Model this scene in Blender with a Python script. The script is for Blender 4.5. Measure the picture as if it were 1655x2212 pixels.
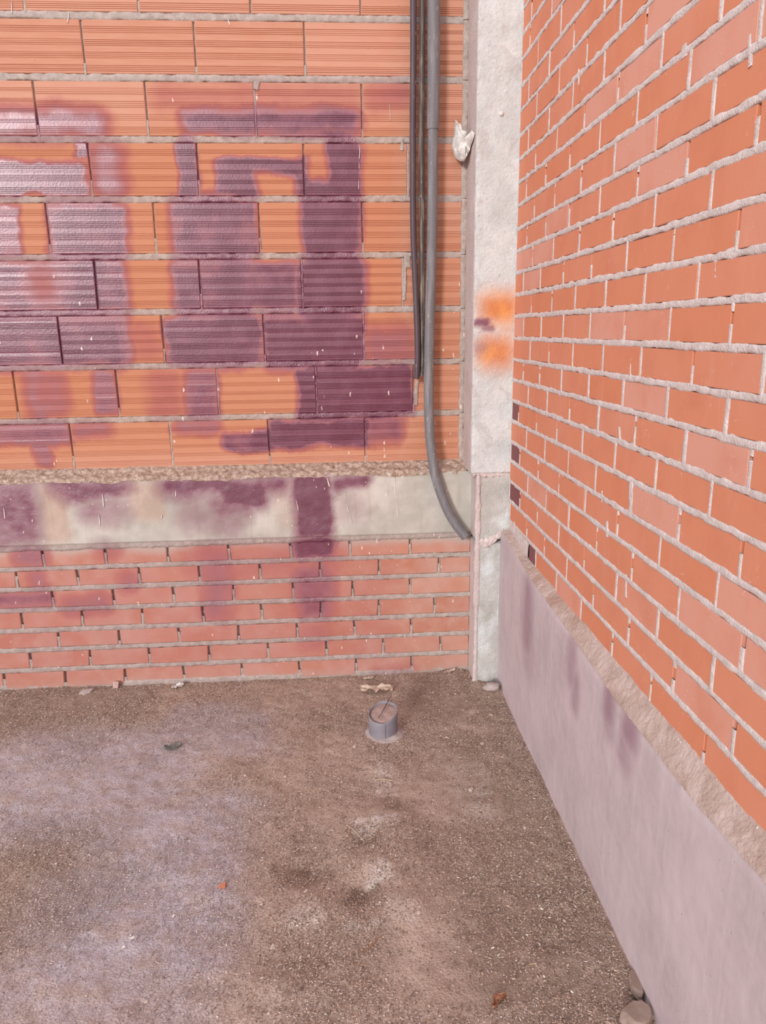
import bpy, bmesh, math, random
import numpy as np
from mathutils import Matrix, Vector

# ------------------------------------------------------------------ clear
for o in list(bpy.data.objects):
    bpy.data.objects.remove(o, do_unlink=True)
scene = bpy.context.scene
COL = scene.collection
random.seed(7)
rng = np.random.default_rng(11)

# ------------------------------------------------------------------ camera
cd = bpy.data.cameras.new('camera')
cam = bpy.data.objects.new('camera', cd)
COL.objects.link(cam)
cd.sensor_fit = 'HORIZONTAL'
cd.sensor_width = 36.0
cd.lens = 36.0 * 1582.1 / 1655.0
cd.clip_start = 0.05
_r = [[0.99756, 0.029271, -0.063384], [-0.068569, 0.239965, -0.968357], [-0.013135, 0.97034, 0.241387]]
cam.matrix_world = Matrix(((_r[0][0], _r[0][1], _r[0][2], 0.0),
                           (_r[1][0], _r[1][1], _r[1][2], -3.0),
                           (_r[2][0], _r[2][1], _r[2][2], 1.46),
                           (0, 0, 0, 1)))
scene.camera = cam

# ------------------------------------------------------------------ light
world = bpy.data.worlds.new('sky')
scene.world = world
world.use_nodes = True
bg = world.node_tree.nodes['Background']
bg.inputs[0].default_value = (0.985, 0.945, 1.0, 1)
bg.inputs[1].default_value = 0.95

sd = bpy.data.lights.new('sun', 'SUN')
sun = bpy.data.objects.new('sun', sd)
COL.objects.link(sun)
sd.energy = 2.0
sd.angle = math.radians(11)
sd.color = (1.0, 0.94, 0.92)
_az, _el = math.radians(28), math.radians(15)
_d = Vector((math.sin(_az) * math.cos(_el), math.cos(_az) * math.cos(_el), -math.sin(_el)))
sun.rotation_euler = _d.to_track_quat('-Z', 'Y').to_euler()
sun.location = (-3, -5, 3)

vs = scene.view_settings
vs.view_transform = 'Standard'
vs.look = 'None'
vs.gamma = 1.0
vs.use_curve_mapping = False
vs.exposure = 0.05

# light paths: a few diffuse bounces are enough for an open corner
scene.cycles.max_bounces = 5
scene.cycles.diffuse_bounces = 3
scene.cycles.glossy_bounces = 2

# ------------------------------------------------------------------ helpers
def add_obj(name, me, mat=None, parent=None, label=None, cat=None, group=None, kind=None):
    o = bpy.data.objects.new(name, me)
    COL.objects.link(o)
    if mat is not None and me is not None and not me.materials:
        me.materials.append(mat)
    if parent is not None:
        o.parent = parent
    if label: o['label'] = label
    if cat: o['category'] = cat
    if group: o['group'] = group
    if kind: o['kind'] = kind
    return o

def empty(name, loc, label=None, cat=None, group=None):
    o = bpy.data.objects.new(name, None)
    COL.objects.link(o)
    o.location = loc
    o.empty_display_size = 0.05
    if label: o['label'] = label
    if cat: o['category'] = cat
    if group: o['group'] = group
    return o

def pydata(name, v, f, smooth=False):
    me = bpy.data.meshes.new(name)
    me.from_pydata([tuple(map(float, p)) for p in v], [], f)
    me.update()
    if smooth:
        me.polygons.foreach_set('use_smooth', [True] * len(me.polygons))
    return me

def grid_mesh(name, P, smooth=True):
    """P: (n,m,3) array -> quad grid mesh"""
    n, m = P.shape[:2]
    me = bpy.data.meshes.new(name)
    i = np.arange(n * m).reshape(n, m)
    q = np.stack([i[:-1, :-1], i[1:, :-1], i[1:, 1:], i[:-1, 1:]], -1).reshape(-1, 4)
    set_quads(me, P.reshape(-1, 3), q, smooth)
    return me

def set_quads(me, v, q, smooth=True):
    v = np.asarray(v, np.float32); q = np.asarray(q, np.int32)
    me.vertices.add(len(v)); me.vertices.foreach_set('co', v.ravel())
    me.loops.add(q.size); me.loops.foreach_set('vertex_index', q.ravel())
    me.polygons.add(len(q))
    me.polygons.foreach_set('loop_start', np.arange(0, q.size, 4, dtype=np.int32))
    me.polygons.foreach_set('loop_total', np.full(len(q), 4, np.int32))
    me.polygons.foreach_set('use_smooth', np.full(len(q), smooth))
    me.update(calc_edges=True); me.validate()

_tab = rng.random((64, 64, 64)).astype(np.float32)
def vnoise(x, y, z=0.0):
    """smooth value noise, range -1..1"""
    x, y, z = np.broadcast_arrays(np.asarray(x, float), np.asarray(y, float), np.asarray(z, float))
    xi, yi, zi = np.floor(x).astype(int), np.floor(y).astype(int), np.floor(z).astype(int)
    fx, fy, fz = x - xi, y - yi, z - zi
    fx, fy, fz = [t * t * (3 - 2 * t) for t in (fx, fy, fz)]
    def T(a, b, c): return _tab[(xi + a) & 63, (yi + b) & 63, (zi + c) & 63]
    r0 = (T(0,0,0)*(1-fx)+T(1,0,0)*fx)*(1-fy)+(T(0,1,0)*(1-fx)+T(1,1,0)*fx)*fy
    r1 = (T(0,0,1)*(1-fx)+T(1,0,1)*fx)*(1-fy)+(T(0,1,1)*(1-fx)+T(1,1,1)*fx)*fy
    return (r0*(1-fz)+r1*fz)*2-1
def fbm(x, y, z=0.0, o=4, g=0.5):
    s, a = 0.0, 1.0
    x, y, z = np.asarray(x, float), np.asarray(y, float), np.asarray(z, float)
    for k in range(o):
        s = s + a * vnoise(x * 2**k + 17*k, y * 2**k + 5*k, z * 2**k)
        a *= g
    return s

def cham_box(x0, x1, y0, y1, z0, z1, c=0.0025):
    """box with every edge chamfered"""
    v, f = [], []
    lo, hi = (x0, y0, z0), (x1, y1, z1)
    idx = {}
    for a in range(3):
        for s in (0, 1):
            b, d = (a + 1) % 3, (a + 2) % 3
            ring = []
            for sb, sdd in ((0, 0), (1, 0), (1, 1), (0, 1)):
                p = [0, 0, 0]
                p[a] = hi[a] if s else lo[a]
                p[b] = hi[b] - c if sb else lo[b] + c
                p[d] = hi[d] - c if sdd else lo[d] + c
                corner = [0, 0, 0]; corner[a] = s; corner[b] = sb; corner[d] = sdd
                idx[(a, tuple(corner))] = len(v)
                ring.append(len(v)); v.append(tuple(p))
            f.append(ring if s else ring[::-1])
    for a in range(3):
        b, d = (a + 1) % 3, (a + 2) % 3
        for sb in (0, 1):
            for sdd in (0, 1):
                c0 = [0, 0, 0]; c0[b] = sb; c0[d] = sdd; c1 = list(c0); c1[a] = 1
                q = [idx[(b, tuple(c0))], idx[(b, tuple(c1))], idx[(d, tuple(c1))], idx[(d, tuple(c0))]]
                f.append(q if sb == sdd else q[::-1])
    for s0 in (0, 1):
        for s1 in (0, 1):
            for s2 in (0, 1):
                t = [idx[(0, (s0, s1, s2))], idx[(1, (s0, s1, s2))], idx[(2, (s0, s1, s2))]]
                f.append(t if (s0 + s1 + s2) % 2 else t[::-1])
    return v, f

# ------------------------------------------------------------------ materials
class NB:
    """small node builder"""
    def __init__(self, tree):
        self.t = tree; self.n = tree.nodes; self.l = tree.links; self._pos = None
    def put(self, sock, val):
        if val is None: return
        if isinstance(val, bpy.types.NodeSocket): self.l.new(val, sock)
        else:
            if sock.type == 'RGBA' and len(val) == 3: val = (*val, 1)
            sock.default_value = val
    def pos(self):
        if self._pos is None:
            self._pos = self.n.new('ShaderNodeNewGeometry').outputs['Position']
        return self._pos
    def math(self, op, a, b=None, c=None, clamp=False):
        n = self.n.new('ShaderNodeMath'); n.operation = op; n.use_clamp = clamp
        self.put(n.inputs[0], a); self.put(n.inputs[1], b); self.put(n.inputs[2], c)
        return n.outputs[0]
    def vmath(self, op, a, b=None):
        n = self.n.new('ShaderNodeVectorMath'); n.operation = op
        self.put(n.inputs[0], a); self.put(n.inputs[1], b)
        return n.outputs['Value'] if op in ('LENGTH', 'DISTANCE', 'DOT_PRODUCT') else n.outputs['Vector']
    def mix(self, fac, a, b, blend='MIX'):
        n = self.n.new('ShaderNodeMix'); n.data_type = 'RGBA'; n.blend_type = blend
        self.put(n.inputs[0], fac); self.put(n.inputs[6], a); self.put(n.inputs[7], b)
        return n.outputs[2]
    def fmix(self, fac, a, b):
        n = self.n.new('ShaderNodeMix'); n.data_type = 'FLOAT'
        self.put(n.inputs[0], fac); self.put(n.inputs[2], a); self.put(n.inputs[3], b)
        return n.outputs[0]
    def noise(self, scale, detail=3, rough=0.55, vec=None, out=0, dist=0.0):
        n = self.n.new('ShaderNodeTexNoise'); n.noise_dimensions = '3D'
        self.put(n.inputs['Vector'], vec or self.pos())
        n.inputs['Scale'].default_value = scale; n.inputs['Detail'].default_value = detail
        n.inputs['Roughness'].default_value = rough; n.inputs['Distortion'].default_value = dist
        return n.outputs[out]
    def voro(self, scale, vec=None, out='Distance', feat='F1'):
        n = self.n.new('ShaderNodeTexVoronoi'); n.feature = feat
        self.put(n.inputs['Vector'], vec or self.pos()); n.inputs['Scale'].default_value = scale
        return n.outputs[out]
    def rng(self, v, a, b, c=0.0, d=1.0, smooth=True):
        n = self.n.new('ShaderNodeMapRange'); n.interpolation_type = 'SMOOTHSTEP' if smooth else 'LINEAR'
        n.clamp = True
        self.put(n.inputs[0], v)
        for i, x in enumerate((a, b, c, d)): n.inputs[1 + i].default_value = x
        return n.outputs[0]
    def scalevec(self, s, vec=None):
        return self.vmath('MULTIPLY', vec or self.pos(), s)
    def rand(self):
        return self.n.new('ShaderNodeObjectInfo').outputs['Random']
    def bump(self, h, strength=0.4, dist=0.002, normal=None):
        n = self.n.new('ShaderNodeBump'); self.put(n.inputs['Strength'], strength)
        n.inputs['Distance'].default_value = dist; self.put(n.inputs['Height'], h); self.put(n.inputs['Normal'], normal)
        return n.outputs[0]
    def out(self, col, rough=0.9, normal=None, spec=0.3, metal=0.0):
        b = self.n.new('ShaderNodeBsdfPrincipled'); o = self.n.new('ShaderNodeOutputMaterial')
        self.put(b.inputs['Base Color'], col); self.put(b.inputs['Roughness'], rough)
        self.put(b.inputs['Specular IOR Level'], spec); self.put(b.inputs['Metallic'], metal)
        self.put(b.inputs['Normal'], normal)
        self.l.new(b.outputs[0], o.inputs[0])

def newmat(name):
    m = bpy.data.materials.new(name); m.use_nodes = True; m.node_tree.nodes.clear()
    return m, NB(m.node_tree)

# spray paint strokes and floor tint zones: (u, v, half u, half v, soft width, strength) in metres on the wall
PURPLE_WALL = [(-1.048, 2.198, 0.207, 0.002, 0.102, 0.75), (-1.107, 2.016, 0.202, 0.035, 0.048, 0.85), (-0.893, 2.115, 0.01, 0.019, 0.027, 0.8), (-0.804, 2.05, 0.009, 0.041, 0.116, 0.65), (-1.25, 1.841, 0.083, 0.071, 0.048, 0.72), (-0.899, 1.84, 0.116, 0.063, 0.075, 0.82), (-1.083, 1.642, 0.281, 0.071, 0.048, 0.85), (-1.112, 1.436, 0.268, 0.064, 0.075, 0.84), (-0.73, 1.424, 0.015, 0.037, 0.102, 0.3), (-0.511, 2.047, 0.023, 0.086, 0.034, 0.9), (-0.194, 2.214, 0.29, 0.002, 0.089, 0.85), (-0.246, 2.02, 0.152, 0.059, 0.034, 0.88), (-0.04, 2.013, 0.006, 0.036, 0.068, 0.65), (0.06, 2.052, 0.049, 0.088, 0.041, 0.95), (-0.416, 1.84, 0.128, 0.08, 0.048, 0.82), (0.008, 1.835, 0.084, 0.071, 0.075, 0.95), (0.004, 1.618, 0.098, 0.077, 0.075, 1.0), (-0.461, 1.427, 0.166, 0.072, 0.055, 0.85), (-0.071, 1.417, 0.169, 0.067, 0.075, 0.95), (0.23, 1.392, 0.047, 0.039, 0.102, 0.5), (-1.12, 1.231, 0.037, 0.054, 0.085, 0.45), (-0.9, 1.234, 0.02, 0.066, 0.048, 0.65), (-0.671, 1.221, 0.03, 0.045, 0.102, 0.3), (-0.523, 1.222, 0.036, 0.07, 0.061, 0.7), (0.088, 1.212, 0.214, 0.081, 0.048, 1.0), (-1.262, 1.075, 0.18, 0.024, 0.055, 0.65), (-1.171, 0.995, 0.012, 0.032, 0.048, 0.65), (-0.961, 1.084, 0.052, 0.002, 0.068, 0.5), (-0.549, 1.09, 0.066, 0.004, 0.061, 0.6), (-0.342, 1.028, 0.093, 0.025, 0.034, 0.8), (-0.06, 1.052, 0.184, 0.033, 0.048, 0.95), (0.201, 1.063, 0.038, 0.013, 0.085, 0.75), (-0.922, 1.644, 0.103, 0.274, 0.082, 0.72), (-1.107, 1.537, 0.255, 0.169, 0.082, 0.75), (-0.444, 1.64, 0.125, 0.281, 0.075, 0.74), (0.005, 1.658, 0.08, 0.493, 0.082, 0.88), (-0.505, 2.05, 0.01, 0.094, 0.048, 0.75), (-0.202, 1.452, 0.031, 0.091, 0.102, 0.75), (-0.367, 1.632, 0.226, 0.069, 0.055, 0.8), (0.074, 1.125, 0.203, 0.006, 0.048, 0.9), (-1.164, 1.234, 0.002, 0.085, 0.082, 0.5), (-0.526, 1.213, 0.026, 0.1, 0.075, 0.5), (-0.251, 2.298, 0.34, 0.002, 0.102, 0.22), (0.236, 2.304, 0.041, 0.002, 0.102, 0.32)]
NEG_WALL = [(-1.094, 1.85, 0.013, 0.079, 0.055, 1), (-1.082, 1.648, 0.006, 0.022, 0.116, 0.45), (-0.192, 1.887, 0.048, 0.125, 0.048, 1), (-0.678, 1.746, 0.028, 0.176, 0.075, 0.9), (-0.032, 2.081, 0.011, 0.057, 0.041, 0.9), (-0.246, 2.13, 0.207, 0.017, 0.027, 0.9)]
PURPLE_LOW = [(-1.333, 0.774, 0.097, 0.091, 0.106, 0.75), (-0.972, 0.861, 0.103, 0.002, 0.106, 0.85), (-0.929, 0.771, 0.045, 0.002, 0.12, 0.6), (-0.576, 0.847, 0.068, 0.002, 0.106, 0.72), (-0.568, 0.736, 0.006, 0.002, 0.155, 0.5), (-0.369, 0.824, 0.06, 0.023, 0.106, 0.9), (-0.467, 0.706, 0.026, 0.002, 0.134, 0.5), (-0.089, 0.761, 0.049, 0.101, 0.078, 0.95), (0.066, 0.861, 0.055, 0.003, 0.07, 0.85), (0.07, 0.759, 0.002, 0.002, 0.155, 0.3), (-0.444, 0.859, 0.236, 0.002, 0.092, 0.8), (-0.973, 0.867, 0.13, 0.002, 0.092, 0.8), (-0.426, 0.773, 0.052, 0.003, 0.12, 0.7), (-0.308, 0.517, 0.257, 0.002, 0.211, 0.3), (-1.243, 0.59, 0.023, 0.01, 0.106, 0.65), (-0.94, 0.599, 0.004, 0.002, 0.106, 0.4), (-1.355, 0.398, 0.147, 0.002, 0.07, 0.65), (-1.055, 0.365, 0.064, 0.002, 0.106, 0.5), (-0.507, 0.445, 0.005, 0.108, 0.155, 0.5), (-0.095, 0.58, 0.049, 0.019, 0.07, 0.9), (-0.098, 0.389, 0.026, 0.074, 0.127, 0.62), (-0.111, 0.176, 0.007, 0.008, 0.155, 0.35), (-1.224, 0.473, 0.006, 0.023, 0.088, 0.5), (-0.87, 0.46, 0.002, 0.015, 0.106, 0.4), (-0.648, 0.299, 0.76, 0.148, 0.317, 0.16), (0.228, -0.013, 0.049, 0.002, 0.106, 0.3)]
ORANGE_WALL = [(-0.562, 1.579, 0.792, 0.548, 0.114, 0.85), (-0.658, 1.841, 0.071, 0.088, 0.038, 0.5), (0.416, 1.371, 0.056, 0.382, 0.114, 0.6), (-1.124, 0.768, 0.023, 0.094, 0.063, 0.8), (-0.764, 0.81, 0.028, 0.057, 0.063, 0.7), (-0.203, 0.766, 0.015, 0.083, 0.056, 0.4), (-0.061, 0.442, 0.314, 0.085, 0.148, 0.3)]
COL_ORANGE = [(0.634, 1.531, 0.026, 0.007, 0.11, 1.0), (0.624, 1.373, 0.02, 0.01, 0.11, 0.95), (0.662, 1.466, 0.009, 0.007, 0.071, 0.5)]
COL_PURPLE = [(0.565, 1.481, 0.019, 0.003, 0.025, 0.9), (0.59, 1.462, 0.014, 0.003, 0.021, 0.7), (0.56, 1.388, 0.002, 0.002, 0.046, 0.4)]
PLINTH_PURPLE = [(-0.629, 0.478, 0.003, 0.086, 0.119, 0.62), (-0.664, 0.353, 0.003, 0.018, 0.129, 0.3), (-1.11, 0.534, 0.004, 0.053, 0.07, 0.5), (-1.155, 0.456, 0.003, 0.035, 0.06, 0.55), (-1.395, 0.557, 0.003, 0.025, 0.074, 0.75), (-1.404, 0.502, 0.003, 0.012, 0.068, 0.4), (-1.518, 0.554, 0.01, 0.014, 0.069, 0.75), (-1.501, 0.488, 0.003, 0.017, 0.076, 0.5)]
FLOOR_LAV_SKYCAST = [(-0.883, -0.742, 0.268, 0.223, 0.221, 0.7), (-0.48, -0.483, 0.14, 0.14, 0.122, 0.6), (-0.528, -1.248, 0.14, 0.273, 0.192, 0.8), (-0.568, -1.485, 0.198, 0.21, 0.17, 0.55)]  # lavender dust zones, with the bluish sky cast on the left floor painted in
FLOOR_PALE = [(0.088, -1.075, 0.056, 0.02, 0.028, 0.8), (0.088, -1.295, 0.025, 0.018, 0.025, 0.7), (0.133, -1.434, 0.024, 0.028, 0.035, 0.6), (0.031, -1.47, 0.035, 0.005, 0.023, 0.6), (-0.116, -1.421, 0.027, 0.023, 0.03, 0.6), (0.134, -0.832, 0.015, 0.089, 0.031, 0.7), (-0.122, -1.661, 0.052, 0.01, 0.062, 0.3), (0.418, -0.909, 0.03, 0.119, 0.06, 0.3)]  # pale dirt; spots on the mounds put relief contrast into the colour
FLOOR_BROWN = [(-1.143, -0.19, 0.315, 0.123, 0.115, 0.55), (-0.8, -1.198, 0.091, 0.138, 0.156, 0.45), (0.478, -0.283, 0.161, 0.188, 0.095, 0.6), (0.546, -0.981, 0.103, 0.356, 0.132, 0.5), (0.463, -1.549, 0.123, 0.202, 0.123, 0.7), (-0.104, -1.182, 0.033, 0.073, 0.066, 0.5), (-0.028, -1.509, 0.113, 0.036, 0.068, 0.5), (0.06, -1.119, 0.038, 0.031, 0.036, 0.95), (0.049, -1.356, 0.034, 0.033, 0.032, 0.95), (-0.109, -1.252, 0.015, 0.024, 0.033, 0.9), (0.145, -0.982, 0.018, 0.023, 0.023, 0.8), (-0.062, -0.496, 0.017, 0.016, 0.017, 0.7), (-0.116, -1.247, 0.052, 0.029, 0.052, 0.6), (-0.081, -1.676, 0.051, 0.033, 0.062, 0.4)]  # brown debris; small strong spots paint the hollows darker to bring out relief

def strokes(nb, uv, lst, m=None):
    for (u, v, hu, hv, s, st) in lst:
        d = nb.vmath('ABSOLUTE', nb.vmath('SUBTRACT', uv, (u, v, 0.0)))
        d = nb.vmath('LENGTH', nb.vmath('MAXIMUM', nb.vmath('SUBTRACT', d, (hu, hv, 0.0)), (0, 0, 0)))
        k = nb.rng(d, 0.0, s, st, 0.0)
        m = k if m is None else nb.math('MAXIMUM', m, k)
    return m

def uvec(nb, axes, warp=0.022, scale=9.0):
    s = nb.n.new('ShaderNodeSeparateXYZ'); nb.l.new(nb.pos(), s.inputs[0])
    c = nb.n.new('ShaderNodeCombineXYZ')
    nb.l.new(s.outputs[axes[0]], c.inputs[0]); nb.l.new(s.outputs[axes[1]], c.inputs[1])
    w = nb.vmath('MULTIPLY', nb.vmath('SUBTRACT', nb.noise(scale, 2, out=1), (0.5, 0.5, 0.5)), (warp * 2, warp * 2, 0))
    return nb.vmath('ADD', c.outputs[0], w)

def make_paint_group(name, purple, neg_list, orange):
    g = bpy.data.node_groups.new(name, 'ShaderNodeTree')
    for nm in ('Purple', 'Orange', 'White'):
        g.interface.new_socket(nm, in_out='OUTPUT', socket_type='NodeSocketFloat')
    nb = NB(g); go = g.nodes.new('NodeGroupOutput')
    uv = uvec(nb, (0, 2), 0.036, 7.0)
    uv = nb.vmath('ADD', uv, nb.vmath('MULTIPLY', nb.vmath('SUBTRACT', nb.noise(90, 1, out=1), (0.5, 0.5, 0.5)), (0.014, 0.014, 0)))
    m = strokes(nb, uv, purple)
    if neg_list:
        m = nb.math('MULTIPLY', m, nb.math('SUBTRACT', 1.0, strokes(nb, uv, neg_list)))
    vary = nb.rng(nb.noise(9, 4), 0.25, 0.75, 0.9, 1.25)
    m = nb.math('MULTIPLY', m, vary, clamp=True)
    nb.l.new(m, go.inputs[0])
    o = strokes(nb, uv, orange)
    nb.l.new(o, go.inputs[1])
    # white splashes: short vertical drips
    p = nb.vmath('ADD', nb.scalevec((1.0, 1.0, 0.42)), nb.vmath('MULTIPLY', nb.noise(60, 1, out=1), (0.01, 0.0, 0.01)))
    vd = nb.voro(95, p); vc = nb.voro(95, p, 'Color')
    sx = nb.n.new('ShaderNodeSeparateColor'); nb.l.new(vc, sx.inputs[0])
    sz = nb.n.new('ShaderNodeSeparateXYZ'); nb.l.new(nb.pos(), sz.inputs[0])
    lowz = nb.rng(sz.outputs[2], 1.9, 0.9, 0.006, 0.075)
    right = nb.rng(sz.outputs[0], -0.9, 0.3, 0.35, 1.0)
    gate = nb.math('LESS_THAN', sx.outputs[0], nb.math('MULTIPLY', lowz, right))
    size = nb.rng(sx.outputs[1], 0, 1, 0.08, 0.34)
    w = nb.math('MULTIPLY', nb.math('LESS_THAN', vd, size), gate)
    nb.l.new(w, go.inputs[2])
    return g
PAINT_UP = make_paint_group('spray_paint_blocks', PURPLE_WALL, NEG_WALL, [q for q in ORANGE_WALL if q[1] > 0.92])
PAINT_LOW = make_paint_group('spray_paint_base', PURPLE_LOW, None, [q for q in ORANGE_WALL if q[1] < 0.92])
def paint(nb, low):
    n = nb.n.new('ShaderNodeGroup'); n.node_tree = PAINT_LOW if low else PAINT_UP
    return n.outputs['Purple'], n.outputs['Orange'], n.outputs['White']

P_DARK = (0.132, 0.017, 0.052)
P_LITE = (0.222, 0.056, 0.102)
P_RED = (0.58, 0.20, 0.15)
O_SPRAY = (0.53, 0.185, 0.065)

def painted(nb, base, rough, bump_h, bump_s=0.3, bump_d=0.0015, orange=0.7, red=True, low=False):
    pu, orr, wh = paint(nb, low)
    c = nb.mix(nb.math('MULTIPLY', orr, orange), base, nb.mix(0.7, base, O_SPRAY))
    pc = nb.mix(nb.rng(pu, 0.72, 0.98), P_LITE, P_DARK)
    pc = nb.mix(nb.rng(nb.noise(14, 3), 0.35, 0.75, 0, 0.35), pc, (0.25, 0.10, 0.17))
    if red: c = nb.mix(nb.rng(pu, 0.0, 0.4, 0, 0.7), c, P_RED)
    c = nb.mix(nb.rng(pu, 0.05, 0.85, 0, 0.95, smooth=False), c, pc)
    c = nb.mix(nb.math('MULTIPLY', wh, 0.75), c, (0.85, 0.74, 0.68))
    r = nb.fmix(nb.rng(pu, 0.25, 0.8), rough, 0.36)
    sp = nb.fmix(nb.rng(pu, 0.25, 0.8), 0.2, 1.0)
    nb.out(c, r, nb.bump(bump_h, nb.fmix(pu, bump_s, max(bump_s, 0.65)), bump_d), sp)

# ribbed hollow blocks
m_block, nb = newmat('ribbed_clay_block')
rnd = nb.rand()
c = nb.mix(rnd, (0.575, 0.270, 0.172), (0.62, 0.322, 0.222))
str_ = nb.noise(10, 4, vec=nb.scalevec((1, 1, 14)))
c = nb.mix(nb.rng(str_, 0.35, 0.7), c, nb.mix(0.35, c, (0.66, 0.38, 0.27)))
c = nb.mix(nb.rng(nb.noise(5, 3), 0.55, 0.8, 0, 0.35), c, (0.61, 0.24, 0.145))
c = nb.mix(nb.rng(nb.voro(26), 0.10, 0.02, 0, 0.35), c, (0.25, 0.12, 0.08))
painted(nb, c, 0.8, nb.noise(120, 3), 0.25, 0.001)

# solid bricks under the beam
m_lowbrick, nb = newmat('dusty_clay_brick')
c = nb.mix(nb.rand(), (0.49, 0.20, 0.13), (0.56, 0.265, 0.185))
c = nb.mix(nb.rng(nb.noise(14, 5), 0.4, 0.75, 0, 0.55), c, (0.60, 0.37, 0.30))
c = nb.mix(nb.rng(nb.noise(60, 4), 0.5, 0.85, 0, 0.35), c, (0.45, 0.30, 0.26))
c = nb.mix(nb.rng(nb.noise(6, 5), 0.35, 0.7, 0.05, 0.5), c, (0.60, 0.40, 0.345))
_sz = nb.n.new('ShaderNodeSeparateXYZ'); nb.l.new(nb.pos(), _sz.inputs[0])
_hz = nb.math('ADD', _sz.outputs[2], nb.math('MULTIPLY', nb.noise(9, 4), 0.07))
c = nb.mix(nb.rng(_hz, 0.605, 0.645, 0, 0.85), c, (0.52, 0.44, 0.39))
c = nb.mix(nb.rng(_hz, 0.075, 0.035, 0, 0.5), c, (0.50, 0.36, 0.31))
painted(nb, c, 0.92, nb.noise(140, 3), 0.35, 0.0015, low=True)

def mortar_mat(name, low):
    m, nb = newmat(name)
    c = nb.mix(nb.rng(nb.noise(45, 4), 0.3, 0.75), (0.40, 0.34, 0.30), (0.55, 0.475, 0.43))
    c = nb.mix(nb.rng(nb.voro(190), 0.28, 0.12, 0, 0.5), c, (0.16, 0.13, 0.12))
    painted(nb, c, 0.95, nb.noise(170, 3), 0.8, 0.003, 0.15, red=False, low=low)
    return m
m_mortar = mortar_mat('grey_mortar', False)
m_lowmortar = mortar_mat('grey_base_mortar', True)

m_beam, nb = newmat('beam_concrete')
c = nb.mix(nb.rng(nb.noise(7, 5), 0.3, 0.75), (0.46, 0.44, 0.385), (0.66, 0.62, 0.56))
st = nb.noise(9, 4, vec=nb.scalevec((3, 3, 0.5)))
c = nb.mix(nb.rng(st, 0.5, 0.75, 0, 0.5), c, (0.42, 0.37, 0.30))
c = nb.mix(nb.rng(nb.voro(70), 0.09, 0.05, 0, 0.6), c, (0.2, 0.19, 0.17))
painted(nb, c, 0.9, nb.noise(120, 3), 0.35, 0.0015, 0.5, red=False, low=True)

m_ledge, nb = newmat('crumbly_mortar_ledge')
c = nb.mix(nb.rng(nb.noise(60, 5), 0.3, 0.7), (0.32, 0.22, 0.165), (0.58, 0.45, 0.37))
c = nb.mix(nb.rng(nb.voro(150), 0.3, 0.1, 0, 0.7), c, (0.16, 0.10, 0.08))
c = nb.mix(nb.rng(nb.noise(120, 2), 0.62, 0.72, 0, 0.8), c, (0.72, 0.60, 0.52))
nb.out(c, 0.95, nb.bump(nb.noise(150, 3), 0.8, 0.004), 0.1)

# right wall
def right_brick(name, extra=None):
    m, nb = newmat(name)
    r = nb.rand()
    c = nb.mix(r, (0.68, 0.252, 0.138), (0.70, 0.288, 0.178))
    c = nb.mix(nb.rng(r, 0.80, 0.92), c, (0.71, 0.35, 0.26))
    c = nb.mix(nb.rng(nb.noise(9, 4), 0.4, 0.8, 0, 0.5), c, (0.60, 0.21, 0.12))
    s = nb.noise(24, 5, vec=nb.scalevec((1, 1, 0.22)))
    c = nb.mix(nb.rng(s, 0.55, 0.8, 0, 0.38), c, (0.70, 0.36, 0.25))
    sm = nb.math('MULTIPLY', nb.rng(nb.noise(85, 4, dist=1.2), 0.60, 0.72), nb.rng(nb.noise(12, 2), 0.5, 0.68))
    c = nb.mix(nb.math('MULTIPLY', sm, 0.7), c, (0.80, 0.54, 0.43))
    c = nb.mix(nb.rng(nb.noise(3.5, 4), 0.45, 0.75, 0, 0.2), c, (0.72, 0.37, 0.28))
    # thin pale runs of dried mortar water
    v = nb.scalevec((1, 1, 0.05)); vd = nb.voro(75, v); vc = nb.n.new('ShaderNodeSeparateColor')
    nb.l.new(nb.voro(75, v, 'Color'), vc.inputs[0])
    run = nb.math('MULTIPLY', nb.math('LESS_THAN', vd, 0.11), nb.math('LESS_THAN', vc.outputs[0], 0.09))
    c = nb.mix(nb.math('MULTIPLY', run, 0.55), c, (0.84, 0.56, 0.44))
    if extra: c = nb.mix(extra[0], c, extra[1])
    nb.out(c, 0.85, nb.bump(nb.noise(130, 3), 0.25, 0.0012), 0.2)
    return m
m_rbrick = right_brick('orange_clay_brick')
m_pbrick = right_brick('purple_painted_brick', (0.86, (0.165, 0.062, 0.082)))

m_rmortar, nb = newmat('pale_mortar')
c = nb.mix(nb.rng(nb.noise(50, 5), 0.3, 0.75), (0.60, 0.52, 0.49), (0.77, 0.69, 0.66))
c = nb.mix(nb.rng(nb.voro(120), 0.2, 0.07, 0, 0.6), c, (0.24, 0.19, 0.18))
nb.out(c, 0.95, nb.bump(nb.noise(190, 3), 0.9, 0.003), 0.1)

m_plinth, nb = newmat('plinth_concrete')
uv = uvec(nb, (1, 2), 0.006, 30)
c = nb.mix(nb.rng(nb.noise(4, 5), 0.3, 0.7), (0.50, 0.415, 0.43), (0.61, 0.515, 0.53))
st = nb.noise(16, 5, vec=nb.scalevec((1, 1, 0.3)))
c = nb.mix(nb.rng(st, 0.45, 0.8, 0, 0.55), c, (0.43, 0.36, 0.37))
st2 = nb.noise(45, 4, vec=nb.scalevec((1, 1, 0.12)))
c = nb.mix(nb.rng(st2, 0.5, 0.75, 0, 0.4), c, (0.66, 0.57, 0.575))
c = nb.mix(nb.rng(nb.noise(60, 4), 0.3, 0.75, 0, 0.3), c, (0.64, 0.55, 0.54))
pv = nb.scalevec((1, 1, 0.5))
c = nb.mix(nb.rng(nb.voro(45, pv), 0.07, 0.04, 0, 0.6), c, (0.22, 0.18, 0.19))
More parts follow.
